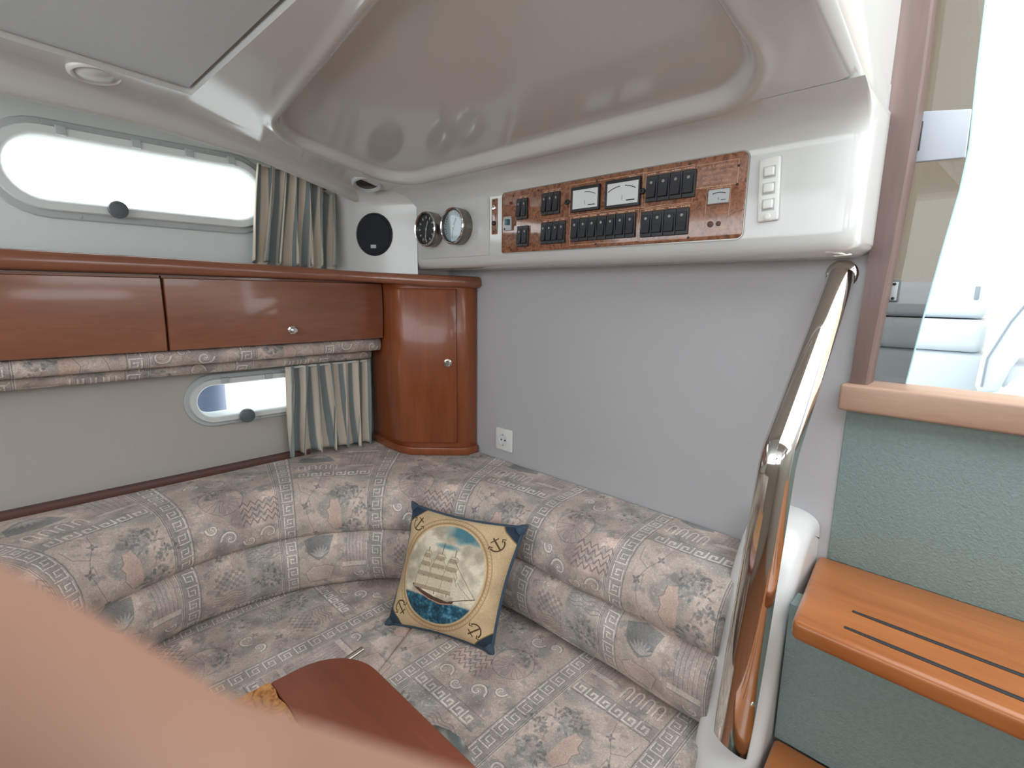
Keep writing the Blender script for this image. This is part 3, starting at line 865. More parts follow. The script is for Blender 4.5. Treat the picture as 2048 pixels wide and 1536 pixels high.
# dark trim where the settee meets the hull side
tr = []
for y in np.linspace(-1.9, -.47, 12):
    tr.append([(-1.8195, y, .799), (-1.795, y, .799), (-1.793, y, .803), (-1.793, y, .818), (-1.796, y, .822), (-1.8195, y, .822)])
tag(grid('trim_1', tr, M['darktrim'], cu=True, caps=True, auto=40), 'thin dark brown trim between settee back and hull side', 'trim', kind='structure')

# ---------------------------------------------------------------- ship pillow
def pillow():
    BL, BR, TL, TR = Vector((-1.165, -.545, .462)), Vector((-.872, -.418, .462)), Vector((-1.238, -.398, .752)), Vector((-.868, -.302, .774))
    t = thing('ship_pillow', 'square cushion printed with a sailing ship in an oval', 'cushion', (-1.03, -.42, .455))
    nrm = (BR - BL).cross(TL - BL).normalized()
    if nrm.y > 0: nrm = -nrm
    n = 26
    def pt(u, v, side):
        pin = 1 - .055 * math.sin(PI * v) ** 1.0 * 1.0
        uu = .5 + (u - .5) * (1 - .07 * math.sin(PI * v)); vv = .5 + (v - .5) * (1 - .07 * math.sin(PI * u))
        p = BL * (1 - uu) * (1 - vv) + BR * uu * (1 - vv) + TL * (1 - uu) * vv + TR * uu * vv
        h = (max(0, 1 - (2 * u - 1) ** 2) * max(0, 1 - (2 * v - 1) ** 2)) ** .48
        wr = .0022 * math.sin(u * 31 + v * 7) * math.sin(v * 27 - u * 5) * (1 - h * .6)
        return p + nrm * side * (.058 * h + wr * (1 if h > 0 else 0))
    ts = [.5 - .5 * math.cos(PI * k / n) for k in range(n + 1)]
    def sheet(nm, side, mat):
        rows = [[pt(u, v, side) for u in ts] for v in ts]
        uv = [(u, v) for v in ts for u in ts]
        return grid(nm, rows, mat, t, uv=uv)
    sheet('printed_front', 1, M['ship'])
    bk = sheet('back', -1, M['navy'])
    # corded edge
    loop = [(u, 0) for u in ts] + [(1, v) for v in ts[1:]] + [(u, 1) for u in ts[::-1][1:]] + [(0, v) for v in ts[::-1][1:-1]]
    pts = [pt(u, v, 0) - nrm * .003 for u, v in loop]
    c = sum(pts, Vector()) / len(pts)
    rows = []
    for i, p in enumerate(pts):
        tn = (pts[(i + 1) % len(pts)] - pts[i - 1]).normalized(); b = nrm.cross(tn).normalized()
        rows.append([p + (nrm * math.cos(a) + b * math.sin(a)) * .0058 for a in [2 * PI * k / 8 for k in range(8)]])
    grid('edging', rows, M['navy'], t, cu=True, cv=True)
    for q in (BL, BR, TL, TR):
        d = (q - c).normalized()
        lathe('corner_tip', [(.014, -.016), (.011, 0), (.004, .014), (.001, .018)], q, d, M['navy'], t, 10)
pillow()

# ---------------------------------------------------------------- table
def rrect(x0, x1, y0, y1, rs, n=8):
    P = []
    for (cx, cy, a0, r) in ((x1 - rs[0], y1 - rs[0], 0, rs[0]), (x0 + rs[1], y1 - rs[1], 90, rs[1]), (x0 + rs[2], y0 + rs[2], 180, rs[2]), (x1 - rs[3], y0 + rs[3], 270, rs[3])):
        for k in range(n + 1 if r > 0 else 1):
            a = math.radians(a0 + 90 * k / n); P.append((cx + r * math.cos(a), cy + r * math.sin(a)))
    return P
tb = thing('saloon_table', 'mahogany saloon table with burl wood section and rounded corner', 'table', (-.55, -1.1, 0))
prism('leaf', rrect(-.874, -.30, -.969, -.815, (.06, .105, 0, 0)), 2, .676, .700, M['tablewood'], tb, .005)
wav = [(-.874 + .574 * k / 24, -.9705 + .0025 * math.sin(k * 2.3)) for k in range(25)]
prism('burl_top', [(-.30, -1.40), (-.874, -1.40)] + wav, 2, .676, .7002, M['burl'], tb, .0)
lathe('pedestal', [(.095, 0.001), (.095, .012), (.05, .03), (.04, .06), (.04, .62), (.09, .66), (.09, .676)], (-.56, -.875, 0), (0, 0, 1), M['steel'], tb, 24)
bar('support_rod', (-.858, -.90, .664), (-.876, -.782, .664), .0075, M['steel'], tb, 14)

# ---------------------------------------------------------------- companionway steps
sw = thing('companionway_steps', 'green carpeted companionway steps with cherry wood treads', 'steps', (.15, -.2, 0))
box('riser', (-.222, -.004, .826), (.56, .046, 1.172), M['carpet'], sw, .002)
box('riser', (-.238, -.205, .496), (.56, -.150, .802), M['carpet'], sw, .002)
box('riser', (-.238, -.42, 0.001), (.56, -.36, .470), M['carpet'], sw, .002)
def tread(z, yb, yf, xb, xfr, strips):
    poly = [(xb, yb), (.56, yb), (.56, yf - .012)]
    for k in range(9):
        t = 1 - k / 8
        poly.append((xfr + (.56 - xfr) * t, yf - .012 * math.sin(t * PI / 2) ** .8 - .0))
    poly.append((xfr - .004, yf + .02))
    tr_ = prism('tread', poly, 2, z - .038, z, M['woodx'], sw, .015, 4)
    for y in strips:
        P = [(-.137 + .68 * k / 14, y - (.012 * math.sin(k / 14 * PI / 2) if y < -.24 and z > .6 else .006 * k / 14)) for k in range(15)]
        rows = []
        for i, (px, py) in enumerate(P):
            w = .0045 if 0 < i < 14 else .003
            rows.append([(px, py + w, z - .002), (px, py + w, z + .0012), (px, py + w * .6, z + .002), (px, py - w * .6, z + .002), (px, py - w, z + .0012), (px, py - w, z - .002)])
        grid('anti_slip_strip', rows, M['rubber'], tr_, cu=True, caps=True, auto=30)
tread(.830, -.003, -.306, -.240, -.207, (-.198, -.262))
tread(.500, -.206, -.52, -.236, -.21, (-.42, -.48))

# door sill, post and sliding pane
tag(box('trim_2', (-.232, -.045, 1.172), (.56, .075, 1.226), M['sill'], None, .006), 'pale wooden door sill above the green riser', 'door sill', kind='structure')
rows = []
for z, xa, xb in ((1.226, -.220, -.189), (1.35, -.218, -.184), (1.5, -.216, -.176), (1.65, -.215, -.171), (1.8, -.216, -.169), (1.95, -.218, -.171), (2.15, -.222, -.177), (2.35, -.232, -.186)):
    rows.append([(xa, -.022, z), (xb - .004, -.022, z), (xb, -.018, z), (xb, .04, z), (xa, .04, z)])
tag(grid('trim_3', rows, M['post'], cu=True, caps=True, auto=30), 'tall wooden door post beside the companionway opening', 'door post', kind='structure')
dp = thing('door_1', 'smoked acrylic sliding companionway door partly behind the post', 'door', (-.16, .06, 1.226), kind='structure')
ed = [(1.227, -.137), (1.35, -.127), (1.50, -.112), (1.60, -.101), (1.68, -.097), (1.80, -.103), (1.95, -.108), (2.15, -.108), (2.35, -.108)]
poly = [(-.34, 1.227)] + [(x, z) for z, x in ed] + [(-.34, 2.35)]
prism('pane', poly, 1, .056, .064, M['smoke'], dp)
rows = [[(x, .0555, z), (x + .002, .0555, z), (x + .002, .0645, z), (x, .0645, z)] for z, x in ed]
grid('pane_edge', rows, M['edge'], dp, cu=True, caps=True, smooth=False)
lk = prism('lock_plate', [(-.190, 1.662), (-.0985, 1.658), (-.1005, 1.742), (-.190, 1.756)], 1, .046, .0555, M['plategrey'], dp, .002)
box('finger_slot', (-.1755, .0445, 1.682), (-.1685, .0462, 1.735), M['black'], lk, .0008)
stp = box('strike_plate', (-.1865, .050, 1.392), (-.1685, .0555, 1.437), M['knobgrey'], dp, .002)
box('strike_face', (-.1835, .0488, 1.396), (-.1715, .0502, 1.433), M['label'], stp, .0005)
for z in (1.400, 1.429): lathe('screw', [(.003, 0), (.003, .001), (.002, .0016)], (-.1775, .0488, z), (0, -1, 0), M['black'], stp, 10)

# ---------------------------------------------------------------- white moulded end panel and handrail
EDGE = [(.000, .925), (-.05, .928), (-.09, .915), (-.13, .885), (-.165, .84), (-.20, .785), (-.228, .72), (-.25, .65), (-.268, .575), (-.29, .50), (-.325, .42), (-.37, .34), (-.42, .22), (-.455, .1), (-.465, 0.001)]
XL_, XR_ = -.372, -.2425
xc, hw = (XL_ + XR_) / 2, (XR_ - XL_) / 2
rows = []
for i, (y, z) in enumerate(EDGE):
    a = Vector(EDGE[max(i - 1, 0)]); b = Vector(EDGE[min(i + 1, len(EDGE) - 1)]); t = (b - a).normalized()
    n = Vector((t.y, -t.x)) if t.y * -1 > -2 else None
    n = Vector((t.y, -t.x));  n = n if n.dot(Vector((-1, 1))) > 0 else -n
    r = [(XL_, min(-.0005, y + .5), max(z - .06, 0.001))]
    for k in range(15):
        th = PI * k / 14
        o = hw * .62 * (max(math.sin(th), 0) ** .8 - 1)
        yy, zz = y + n.x * o, z + n.y * o
        r.append((xc - hw * math.cos(th), min(-.0005, yy), max(zz, .001)))
    r.append((XR_, min(-.0005, y + .5), max(z - .06, 0.001)))
    rows.append(r)
tag(grid('settee_end_panel', rows, M['gelwhite'], auto=70), 'white rounded moulding at the end of the settee beside the steps', 'end panel')

def handrail():
    t = thing('handrail', 'bent polished steel handrail from bulkhead to white moulding', 'handrail', (-.27, -.2, .48))
    top, bend, foot = Vector((-.262, -.003, 1.446)), Vector((-.272, -.262, 1.112)), Vector((-.292, -.296, .505))
    P = [top]
    for k in range(1, 9): P.append(top.lerp(bend, k / 9 * .93))
    a, b = top.lerp(bend, .93), bend.lerp(foot, .06)
    for k in range(0, 9):
        u = k / 8; P.append(a * (1 - u) ** 2 + bend * 2 * u * (1 - u) + b * u * u)
    for k in range(1, 11): P.append(b.lerp(foot, k / 10))
    view = Vector((.25, -.97, 0)).normalized()
    L = [0]
    for p, q in zip(P[:-1], P[1:]): L.append(L[-1] + (q - p).length)
    rows = []
    for i, p in enumerate(P):
        tn = (P[min(i + 1, len(P) - 1)] - P[max(i - 1, 0)]).normalized()
        s = tn.cross(Vector((0, 0, 1))); side = Vector((1, .72, 0)); side = (side - tn * side.dot(tn)).normalized(); up = tn.cross(side)
        f = L[i] / L[-1]
        w = lerp([(0, .025), (.40, .031), (.46, .032), (.75, .036), (.93, .037), (1, .036)], f); d = lerp([(0, .024), (.4, .027), (.46, .027), (1, .024)], f)
        ring = []
        for k in range(28):
            a2 = 2 * PI * k / 28
            q = p + side * (w * math.cos(a2)) + up * (d * math.sin(a2))
            if i == len(P) - 1: q = q + tn * (.020 * math.cos(a2) - .0)
            ring.append(q)
        rows.append(ring)
    rl = grid('rail_tube', rows, M['steel'], t, cu=True, caps=True, auto=50)
    lathe('wall_flange', [(.030, 0), (.030, .003), (.028, .005), (.025, .007)], (-.262, -.0005, 1.447), (0, -1, 0), M['steel'], t, 28)
    lathe('foot_flange', [(.030, 0), (.030, .003), (.026, .006)], (-.292, -.268, .488), (0, -.72, .69), M['steel'], t, 24)
    lathe('screw', [(.006, 0), (.006, .003), (.003, .005)], Vector((-.262, -.293, .615)), (1, -.2, 0), M['steel'], t, 12)
handrail()

# ---------------------------------------------------------------- instruments on the console (face at y = -.17)
FY = -.170
def gauge(label, x, z, dial, marks, style, y0):
    t = thing('round_gauge', label, 'gauge', (x, FY, z - .056), 'round gauges on the console')
    K = 1.22
    S = lambda P: [(r * K, .0026 + (h - .0026) * K if h > .0026 else h) for r, h in P]
    bz = lathe('bezel', S([(.030, .0026), (.044, .0026), (.044, .016), (.046, .018), (.046, .030), (.0435, .034), (.040, .035), (.0385, .031), (.0385, .028)]), (x, FY, z), (0, -1, 0), M['bezel'], t, 40, cap_end=False)
    grid('rim_ring', [[(x + r * math.cos(a), FY - h, z + r * math.sin(a)) for a in [2 * PI * k / 40 for k in range(40)]] for r, h in S([(.0405, .0335), (.0455, .0335), (.0458, .0350), (.0435, .0370), (.0405, .0355)])], M['chrome'], t, cu=True, auto=60)
    fc = lathe('dial', S([(.039, .026), (.039, .0285)]), (x, FY, z), (0, -1, 0), M[dial], t, 40)
    fy = FY - .0346
    q = []
    def tick(a, r0, r1, w):
        c, s = math.cos(a), math.sin(a); r0 *= K; r1 *= K; w *= 1.5
        q.append([Vector((x + c * r0 - s * w, fy, z + s * r0 + c * w)), Vector((x + c * r1 - s * w, fy, z + s * r1 + c * w)), Vector((x + c * r1 + s * w, fy, z + s * r1 - c * w)), Vector((x + c * r0 + s * w, fy, z + s * r0 - c * w))])
    if style == 'clock':
        for k in range(12): tick(k * PI / 6, .027, .034, .0016)
    else:
        for k in range(23): tick(-.6 + k * .195, .029, .034 if k % 2 else .037, .0007)
    tag(strip_mesh('dial_marks', q, M[marks], fc), kind='stuff')
    q = []
    fy -= .0012
    for a, r, w in ((math.radians(262), .030, .0012), (math.radians(70 if style == 'clock' else 58), .022, .0015)): tick(a, -.005, r, w)
    strip_mesh('needle', q, M['label' if style == 'clock' else 'ink'], fc)
    lathe('needle_hub', [(.004, 0), (.004, .002), (.002, .003)], (x, FY - .0345, z), (0, -1, 0), M['label'], fc, 12)
    lathe('glass', S([(.0385, .0320), (.030, .0324), (.015, .0327), (.002, .0328)]), (x, FY, z), (0, -1, 0), M['glass'], t, 32)
gauge('round clock with black dial and chrome rim at the console left end', -1.417, 1.604, 'dialblack', 'label', 'clock', 0)
gauge('round gauge with pale blue grey dial beside the black clock', -1.277, 1.603, 'dialblue', 'ink', 'baro', 0)

# shallow raised plate the gauges sit on
GP = [(-1.49, 1.512), (-1.150, 1.512), (-1.150, 1.678), (-1.157, 1.684), (-1.47, 1.686), (-1.49, 1.675)]
tag(prism('gauge_plate', GP, 1, FY - .0025, FY, M['gelcoat'], None, .0018, 2), 'cream raised plate behind the two round gauges', 'plate')

# narrow steel plate with two jacks
jp = thing('jack_plate', 'narrow steel plate with two jack sockets beside the switch panel', 'jack plate', (-1.127, FY, 1.57))
box('plate', (-1.139, FY - .003, 1.571), (-1.116, FY + .001, 1.672), M['panelburl'], jp, .0025)
lathe('jack', [(.008, 0), (.008, .003), (.0055, .004), (.003, .004), (.003, .001)], (-1.1275, FY - .003, 1.646), (0, -1, 0), M['chrome'], jp, 16)
lathe('jack', [(.007, 0), (.007, .004), (.004, .006)], (-1.1275, FY - .003, 1.602), (0, -1, 0), M['black'], jp, 16)
for z in (1.666, 1.578): lathe('screw', [(.003, 0), (.003, .001), (.0015, .0015)], (-1.1275, FY - .003, z), (0, -1, 0), M['black'], jp, 10)

# burl switch panel
sp = thing('switch_panel', 'burl wood switch panel with black rockers and two white meters', 'switch panel', (-.75, FY, 1.515))
PXa, PXb, PZa, PZb = -1.094, -.408, 1.5155, 1.6815
PT = .004
plate = prism('plate', [(p[0], p[1]) for p in rrect(PXa, PXb, PZa, PZb, (.014, .010, .006, .012), 5)], 1, FY - PT, FY, M['panelburl'], sp, .001, 2)
prism('plate_edge', [(p[0], p[1]) for p in rrect(PXa - .0025, PXb + .0025, PZa - .0025, PZb + .0025, (.016, .012, .008, .014), 5)], 1, FY - .002, FY, M['bezel'], sp, .0)
PF = FY - PT
# one rocker: housing and rocker share their meshes
def make_rocker():
    bm = bmesh.new()
    bmesh.ops.create_cube(bm, size=1)
    for v in bm.verts: v.co = Vector((v.co.x * .0168, v.co.y * .006 - .003, v.co.z * .056))
    bevel_all(bm, .0012, 2)
    h = bpy.data.meshes.new('rocker_housing'); bm.to_mesh(h); bm.free(); h.materials.append(M['black'])
    V = []
    for x in (-.0062, .0062):
        V += [(x, -.005, -.0205), (x, -.0125, -.019), (x, -.0095, 0), (x, -.0075, .019), (x, -.005, .0205)]
    F = [(0, 1, 6, 5), (1, 2, 7, 6), (2, 3, 8, 7), (3, 4, 9, 8), (4, 3, 2, 1, 0), (5, 6, 7, 8, 9), (0, 5, 9, 4)]
    r = bpy.data.meshes.new('rocker'); r.from_pydata(V, [], F); r.materials.append(M['rocker']); r.update()
    bm = bmesh.new(); bmesh.ops.create_uvsphere(bm, u_segments=8, v_segments=5, radius=.0022)
    for v in bm.verts: v.co.z *= 1.6; v.co.y *= .5
    l = bpy.data.meshes.new('lamp_dot'); bm.to_mesh(l); bm.free(); l.materials.append(M['led'])
    return h, r, l
RH, RR, RL = make_rocker()
def rocker(x, z, sx=1.18):
    h = link('rocker_switch', RH, sp, (x, PF, z)); h.scale = (sx, 1, 1)
    r = link('rocker', RR, h, (x, PF, z)); l = link('lamp_dot', RL, h, (x, PF - .0085, z + .0125))
for x in (-1.0210, -1.0005): rocker(x, 1.631)
for x in (-.9280, -.9075, -.8870): rocker(x, 1.634)
for x in (-1.0170, -.9965): rocker(x, 1.557)
for k in range(4): rocker(-.9280 + k * .0205, 1.559)
for k in range(7): rocker(-.8235 + k * .0268, 1.560, 1.50)
for k in range(4): rocker(-.6215 + k * .0288, 1.558, 1.68)
for k in range(4): rocker(-.6125 + k * .0290, 1.634, 1.70)

def txt(name, body, size, x, z, mat, par, y=PF - .0006, align='CENTER'):
    cu = bpy.data.curves.new(name, 'FONT'); cu.body = body; cu.size = size; cu.align_x = align; cu.align_y = 'CENTER'
    o = bpy.data.objects.new(name, cu); COL.objects.link(o)
    dg = bpy.context.evaluated_depsgraph_get()
    me = bpy.data.meshes.new_from_object(o.evaluated_get(dg))
    bpy.data.objects.remove(o); bpy.data.curves.remove(cu)
    me.transform(Matrix.Rotation(PI / 2, 4, 'X'))
    me.materials.clear(); me.materials.append(mat)
    return link(name, me, par, (x, y, z))

def panel_meter(x, z, w, h, frame, arcs, fm):
    bz = box('meter', (x - w / 2, PF - .008, z - h / 2), (x + w / 2, PF + .0005, z + h / 2), M[frame], sp, .0015)
    fw = .0075 if frame == 'black' else .001
    f = box('meter_face', (x - w / 2 + fw, PF - .0088, z - h / 2 + fw * .9), (x + w / 2 - fw * .45, PF - .0078, z + h / 2 - fw * 1.15), M[fm], bz)
    q = []; y = PF - .0092
    cx, cz, R0 = x + .002, z - h * .55, h * .78
    for a0, a1, wd in arcs:
        n = 8
        for k in range(n):
            t0, t1 = math.radians(a0 + (a1 - a0) * k / n), math.radians(a0 + (a1 - a0) * (k + 1) / n)
            q.append([Vector((cx + r * math.cos(t) * 1.25, y, cz + r * math.sin(t))) for r, t in ((R0, t0), (R0, t1), (R0 + wd, t1), (R0 + wd, t0))])
    q.append([Vector((cx - .0005, y, z - h * .26)), Vector((cx + .0005, y, z - h * .26)), Vector((cx + .0005, y, z - h * .08)), Vector((cx - .0005, y, z - h * .08))])
    q.append([Vector((cx + w * .12, y, z - h * .30)), Vector((cx + w * .36, y, z - h * .30)), Vector((cx + w * .36, y, z - h * .26)), Vector((cx + w * .12, y, z - h * .26))])
    tag(strip_mesh('scale_print', q, M['ink'], bz), kind='stuff')
panel_meter(-.795, 1.634, .086, .060, 'black', ((58, 92, .0014),), 'meter')
panel_meter(-.688, 1.634, .094, .064, 'black', ((56, 84, .0018), (96, 128, .0018)), 'meter')
panel_meter(-.459, 1.600, .042, .028, 'label', ((60, 118, .0016),), 'label')
for x in (-.853, -.6365): lathe('push_knob', [(.007, 0), (.007, .004), (.005, .006), (.0025, .006), (.0025, .003)], (x, PF, 1.632), (0, -1, 0), M['black'], sp, 16)
for x, r in ((-.4735, .0062), (-.4565, .0050)): lathe('buzzer_hole', [(r, 0), (r, .0022), (r * .7, .003)], (x, PF, 1.547), (0, -1, 0), M['darktrim'], sp, 14)
for x, z in ((-1.048, 1.670), (-.955, 1.673), (-.765, 1.672), (-.528, 1.674), (-.425, 1.62), (-.425, 1.655), (-1.055, 1.522), (-.76, 1.523), (-.52, 1.523)):
    lathe('screw', [(.0028, 0), (.0028, .0008), (.0014, .0012)], (x, PF, z), (0, -1, 0), M['black'], sp, 8)
lathe('pilot_lamp', [(.004, 0), (.004, .003), (.002, .005)], (-1.058, PF, 1.652), (0, -1, 0), plain('red_lens', srgb(120, 44, 34), .2), sp, 12)
bl = box('breaker', (-1.081, PF - .006, 1.577), (-1.051, PF, 1.615), M['label'], sp, .001)
box('breaker_lever', (-1.067, PF - .016, 1.591), (-1.055, PF - .005, 1.607), M['labelblue'], bl, .0015)
box('breaker_mark', (-1.079, PF - .0066, 1.579), (-1.073, PF - .0058, 1.584), M['ink'], bl)
# printed outlines and words
q = []
y = PF - .0005
def hline(x0, x1, z, w=.0009): q.append([Vector((x0, y, z - w / 2)), Vector((x1, y, z - w / 2)), Vector((x1, y, z + w / 2)), Vector((x0, y, z + w / 2))])
def vline(x, z0, z1, w=.0009): q.append([Vector((x - w / 2, y, z0)), Vector((x + w / 2, y, z0)), Vector((x + w / 2, y, z1)), Vector((x - w / 2, y, z1))])
def frame(x0, x1, z0, z1): hline(x0, x1, z0); hline(x0, x1, z1); vline(x0, z0, z1); vline(x1, z0, z1)
frame(-.512, -.425, 1.622, 1.668); frame(-.486, -.437, 1.536, 1.618)
frame(-.637, -.517, 1.596, 1.671); frame(-.640, -.522, 1.522, 1.593); frame(-.842, -.645, 1.524, 1.594); frame(-.846, -.630, 1.598, 1.672)
hline(-1.035, -.985, 1.665); hline(-.94, -.875, 1.669); hline(-1.03, -.98, 1.592); hline(-.93, -.855, 1.594)
rnd = random.Random(5)
def dash(x0, x1, z):
    x = x0
    while x < x1:
        l = rnd.uniform(.003, .007); hline(x, min(x + l, x1), z, .0022); x += l + .0012
for k in range(4): dash(-.626 + k * .029, -.606 + k * .029, 1.6665); dash(-.629 + k * .029, -.609 + k * .029, 1.5895)
for k in range(7): dash(-.833 + k * .0268, -.815 + k * .0268, 1.5915)
for k in range(4): dash(-.934 + k * .0205, -.922 + k * .0205, 1.5905)
for k in range(3): dash(-.934 + k * .0205, -.922 + k * .0205, 1.6655)
for k in range(2): dash(-1.024 + k * .018, -1.013 + k * .018, 1.6615); dash(-1.021 + k * .018, -1.010 + k * .018, 1.5885)
dash(-.675, -.655, 1.669); dash(-.60, -.565, 1.5965); dash(-.60, -.56, 1.522); dash(-.77, -.72, 1.5245)
tag(strip_mesh('printed_lines', q, M['print'], sp), kind='stuff')
for k, s in enumerate(('WATER SUPPORT PUMP', 'WATER SUPPORT TYPE', 'REMOTE SYSTEM LINE', 'REMOTE NOT ALERT')):
    txt('printed_words', s, .0062, -.468, 1.660 - k * .0098, M['print'], sp)
txt('printed_words', 'SECURITY / IS ALARMS', .0066, -.470, 1.6215, M['print'], sp)
# pale emblem: a small fleur outline at the lower left
q = []
def eseg(a, b, w=.0009):
    a, b = Vector(a), Vector(b); d = (b - a).normalized(); n = Vector((-d.y, d.x)) * w / 2
    q.append([Vector((p.x, y, p.y)) for p in (a - n, b - n, b + n, a + n)])
ex, ez = -1.064, 1.545
for s in (-1, 1):
    for p0, p1 in (((0, .013), (.004, .004)), ((.004, .004), (.001, -.006)), ((.003, -.004), (.009, .003)), ((.009, .003), (.008, -.003)), ((.008, -.003), (.003, -.007))):
        eseg((ex + s * p0[0], ez + p0[1]), (ex + s * p1[0], ez + p1[1]))
eseg((ex - .007, ez - .010), (ex + .007, ez - .010))
strip_mesh('emblem', q, M['emblem'], sp)

# white three-gang light switch
ls = thing('light_switch', 'white three rocker light switch plate on the console right end', 'light switch', (-.364, FY, 1.545))
TI = Matrix.Translation((-.364, 0, 1.601)) @ Matrix.Rotation(math.radians(-3), 4, 'Y') @ Matrix.Translation((.364, 0, -1.601))
box('plate', (-.3835, FY - .008, 1.543), (-.3445, FY + .001, 1.661), M['whiteplastic'], ls, .004, 3, TI)
for z in (1.634, 1.604, 1.574):
    r = box('rocker', (-.3725, FY - .0135, z - .0085), (-.3535, FY - .006, z + .0085), M['whiteplastic'], ls, .003, 3, TI)
    box('rocker_shadow_gap', (-.3745, FY - .0084, z - .0115), (-.3515, FY - .0075, z + .0105), M['label'], r, 0, 1, TI)
lathe('screw_cap', [(.0065, 0), (.0065, .0015), (.005, .0025)], TI @ Vector((-.364, FY - .008, 1.5515)), (0, -1, 0), M['whiteplastic'], ls, 16)

# loudspeaker on the corner panel
spc = SP0.lerp(SP1, .40); spc.z = 1.600
ax = sn
sk = thing('loudspeaker', 'round dark loudspeaker grille on the cream corner panel', 'loudspeaker', (spc.x, spc.y, 1.53))
lathe('rim', [(.074, 0), (.0745, .003), (.072, .006), (.069, .005)], spc, ax, M['black'], sk, 48, cap_end=False)
lathe('grille', [(.0695, .003), (.066, .0065), (.04, .0085), (.002, .0095)], spc, ax, M['grille'], sk, 48)
bc = spc + ax * .0082 + Vector((0, 0, -.042)); bx = sd
V = [bc + bx * a + Vector((0, 0, b)) + ax * c for c in (-.002, .0006) for a, b in ((-.011, -.006), (.011, -.006), (.011, .006), (-.011, .006))]
mesh('badge', V, [(0, 1, 2, 3), (4, 5, 6, 7), (0, 1, 5, 4), (1, 2, 6, 5), (2, 3, 7, 6), (3, 0, 4, 7)], M['framegrey'], sk)

# downlights
def downlight(label, p, axis, lit):
    t = thing('downlight', label, 'downlight', p, 'recessed ceiling downlights')
    lathe('trim_ring', [(.050, -.012), (.050, .002), (.048, .005), (.044, .007), (.040, .005), (.036, -.002)], p, axis, M['gelwhite' if lit else 'label'], t, 36, cap_end=False)
    if lit: lathe('lens', [(.037, -.003), (.034, .004), (.026, .009), (.012, .012), (.001, .0125)], p, axis, M['frame'], t, 36)
    else: lathe('reflector', [(.037, -.003), (.030, -.007), (.016, -.010), (.001, -.011)], p, axis, M['bezel'], t, 36)
downlight('white round downlight with domed lens beside the grey headliner panel', (-1.503, -1.022, 1.861), (.10, .05, -1), True)
downlight('dark hollow downlight in the ceiling above the loudspeaker', (-1.585, -.318, 1.750), (.27, -.14, -.95), False)

# wall socket
so = thing('wall_socket', 'white square wall socket on the grey bulkhead', 'socket', (-1.242, 0, .84))
pl_ = box('plate', (-1.283, -.010, .842), (-1.202, .0005, .923), M['whiteplastic'], so, .005)
lathe('socket_well', [(.022, .0), (.022, .0025), (.020, .003), (.019, .001), (.001, .0008)], (-1.242, -.010, .8825), (0, -1, 0), M['frame'], so, 28)
for dx in (-.0095, .0095): lathe('pin_hole', [(.003, 0), (.003, .0018)], (-1.242 + dx, -.0108, .8825), (0, -1, 0), M['black'], so, 10)
for dz in (-.019, .019): box('earth_clip', (-1.2445, -.0135, .8825 + dz - .0025), (-1.2395, -.010, .8825 + dz + .0025), M['chrome'], so)

# ---------------------------------------------------------------- curtains
def curtain(label, y0, y1, zt, zb0, zb1, xw, seed, lean):
    rnd = random.Random(seed)
    n, m = 150, 26
    ph = [rnd.uniform(0, 6.28) for _ in range(6)]
    rows = [[None] * (n + 1) for _ in range(m + 1)]
    uv = [[None] * (n + 1) for _ in range(m + 1)]
    for i in range(m + 1):
        v = i / m; L = 0; last = None
        for j in range(n + 1):
            u = j / n
            ff = u + .015 * math.sin(u * 9 + ph[0]) + .010 * math.sin(v * 3 + u * 14 + ph[1])
            amp = .015 + .009 * math.sin(u * 5 + ph[2]) + .008 * v
            wv = math.sin(2 * PI * 6.3 * ff + ph[3] + .8 * v) + .35 * math.sin(2 * PI * 13.7 * ff + ph[4])
            x = xw + .024 + amp * wv * .72
            dy = .007 * math.cos(2 * PI * 6.3 * ff + ph[3] + .8 * v) * (1 + v)
            zb = zb0 + (zb1 - zb0) * u
            y = y0 + (y1 - y0) * u + dy + lean * v * (1 - u) + .012 * v * math.sin(u * 8 + ph[5])
            z = zt + (zb - zt) * v + .006 * v * math.sin(2 * PI * 6.3 * ff + ph[0])
            p = Vector((max(x, xw + .003), y, z))
            if last is not None: L += (p - last).length
            last = p; rows[i][j] = p; uv[i][j] = L
    tot = max(r[-1] for r in uv)
    UV = []
    for i in range(m + 1):
        for j in range(n + 1): UV.append((uv[i][j] / uv[i][-1] * tot / .066 + .05, i / m))
    t = thing('curtain', label, 'curtain', (xw + .02, (y0 + y1) / 2, min(zb0, zb1)), 'striped porthole curtains')
    o = grid('cloth', rows, M['curtain'], t, uv=UV)
    s = o.modifiers.new('thickness', 'SOLIDIFY'); s.thickness = .0015
    bar('curtain_rod', (xw + .024, y0 + .012, zt - .004), (xw + .024, y1 - .012, zt - .004), .0035, M['frame'], t)
curtain('striped curtain gathered beside the long porthole', -.585, -.326, 1.80, 1.489, 1.481, -1.822, 4, -.035)
curtain('striped curtain hanging over the small porthole', -.560, -.235, 1.140, .826, .806, -1.786, 9, -.006)

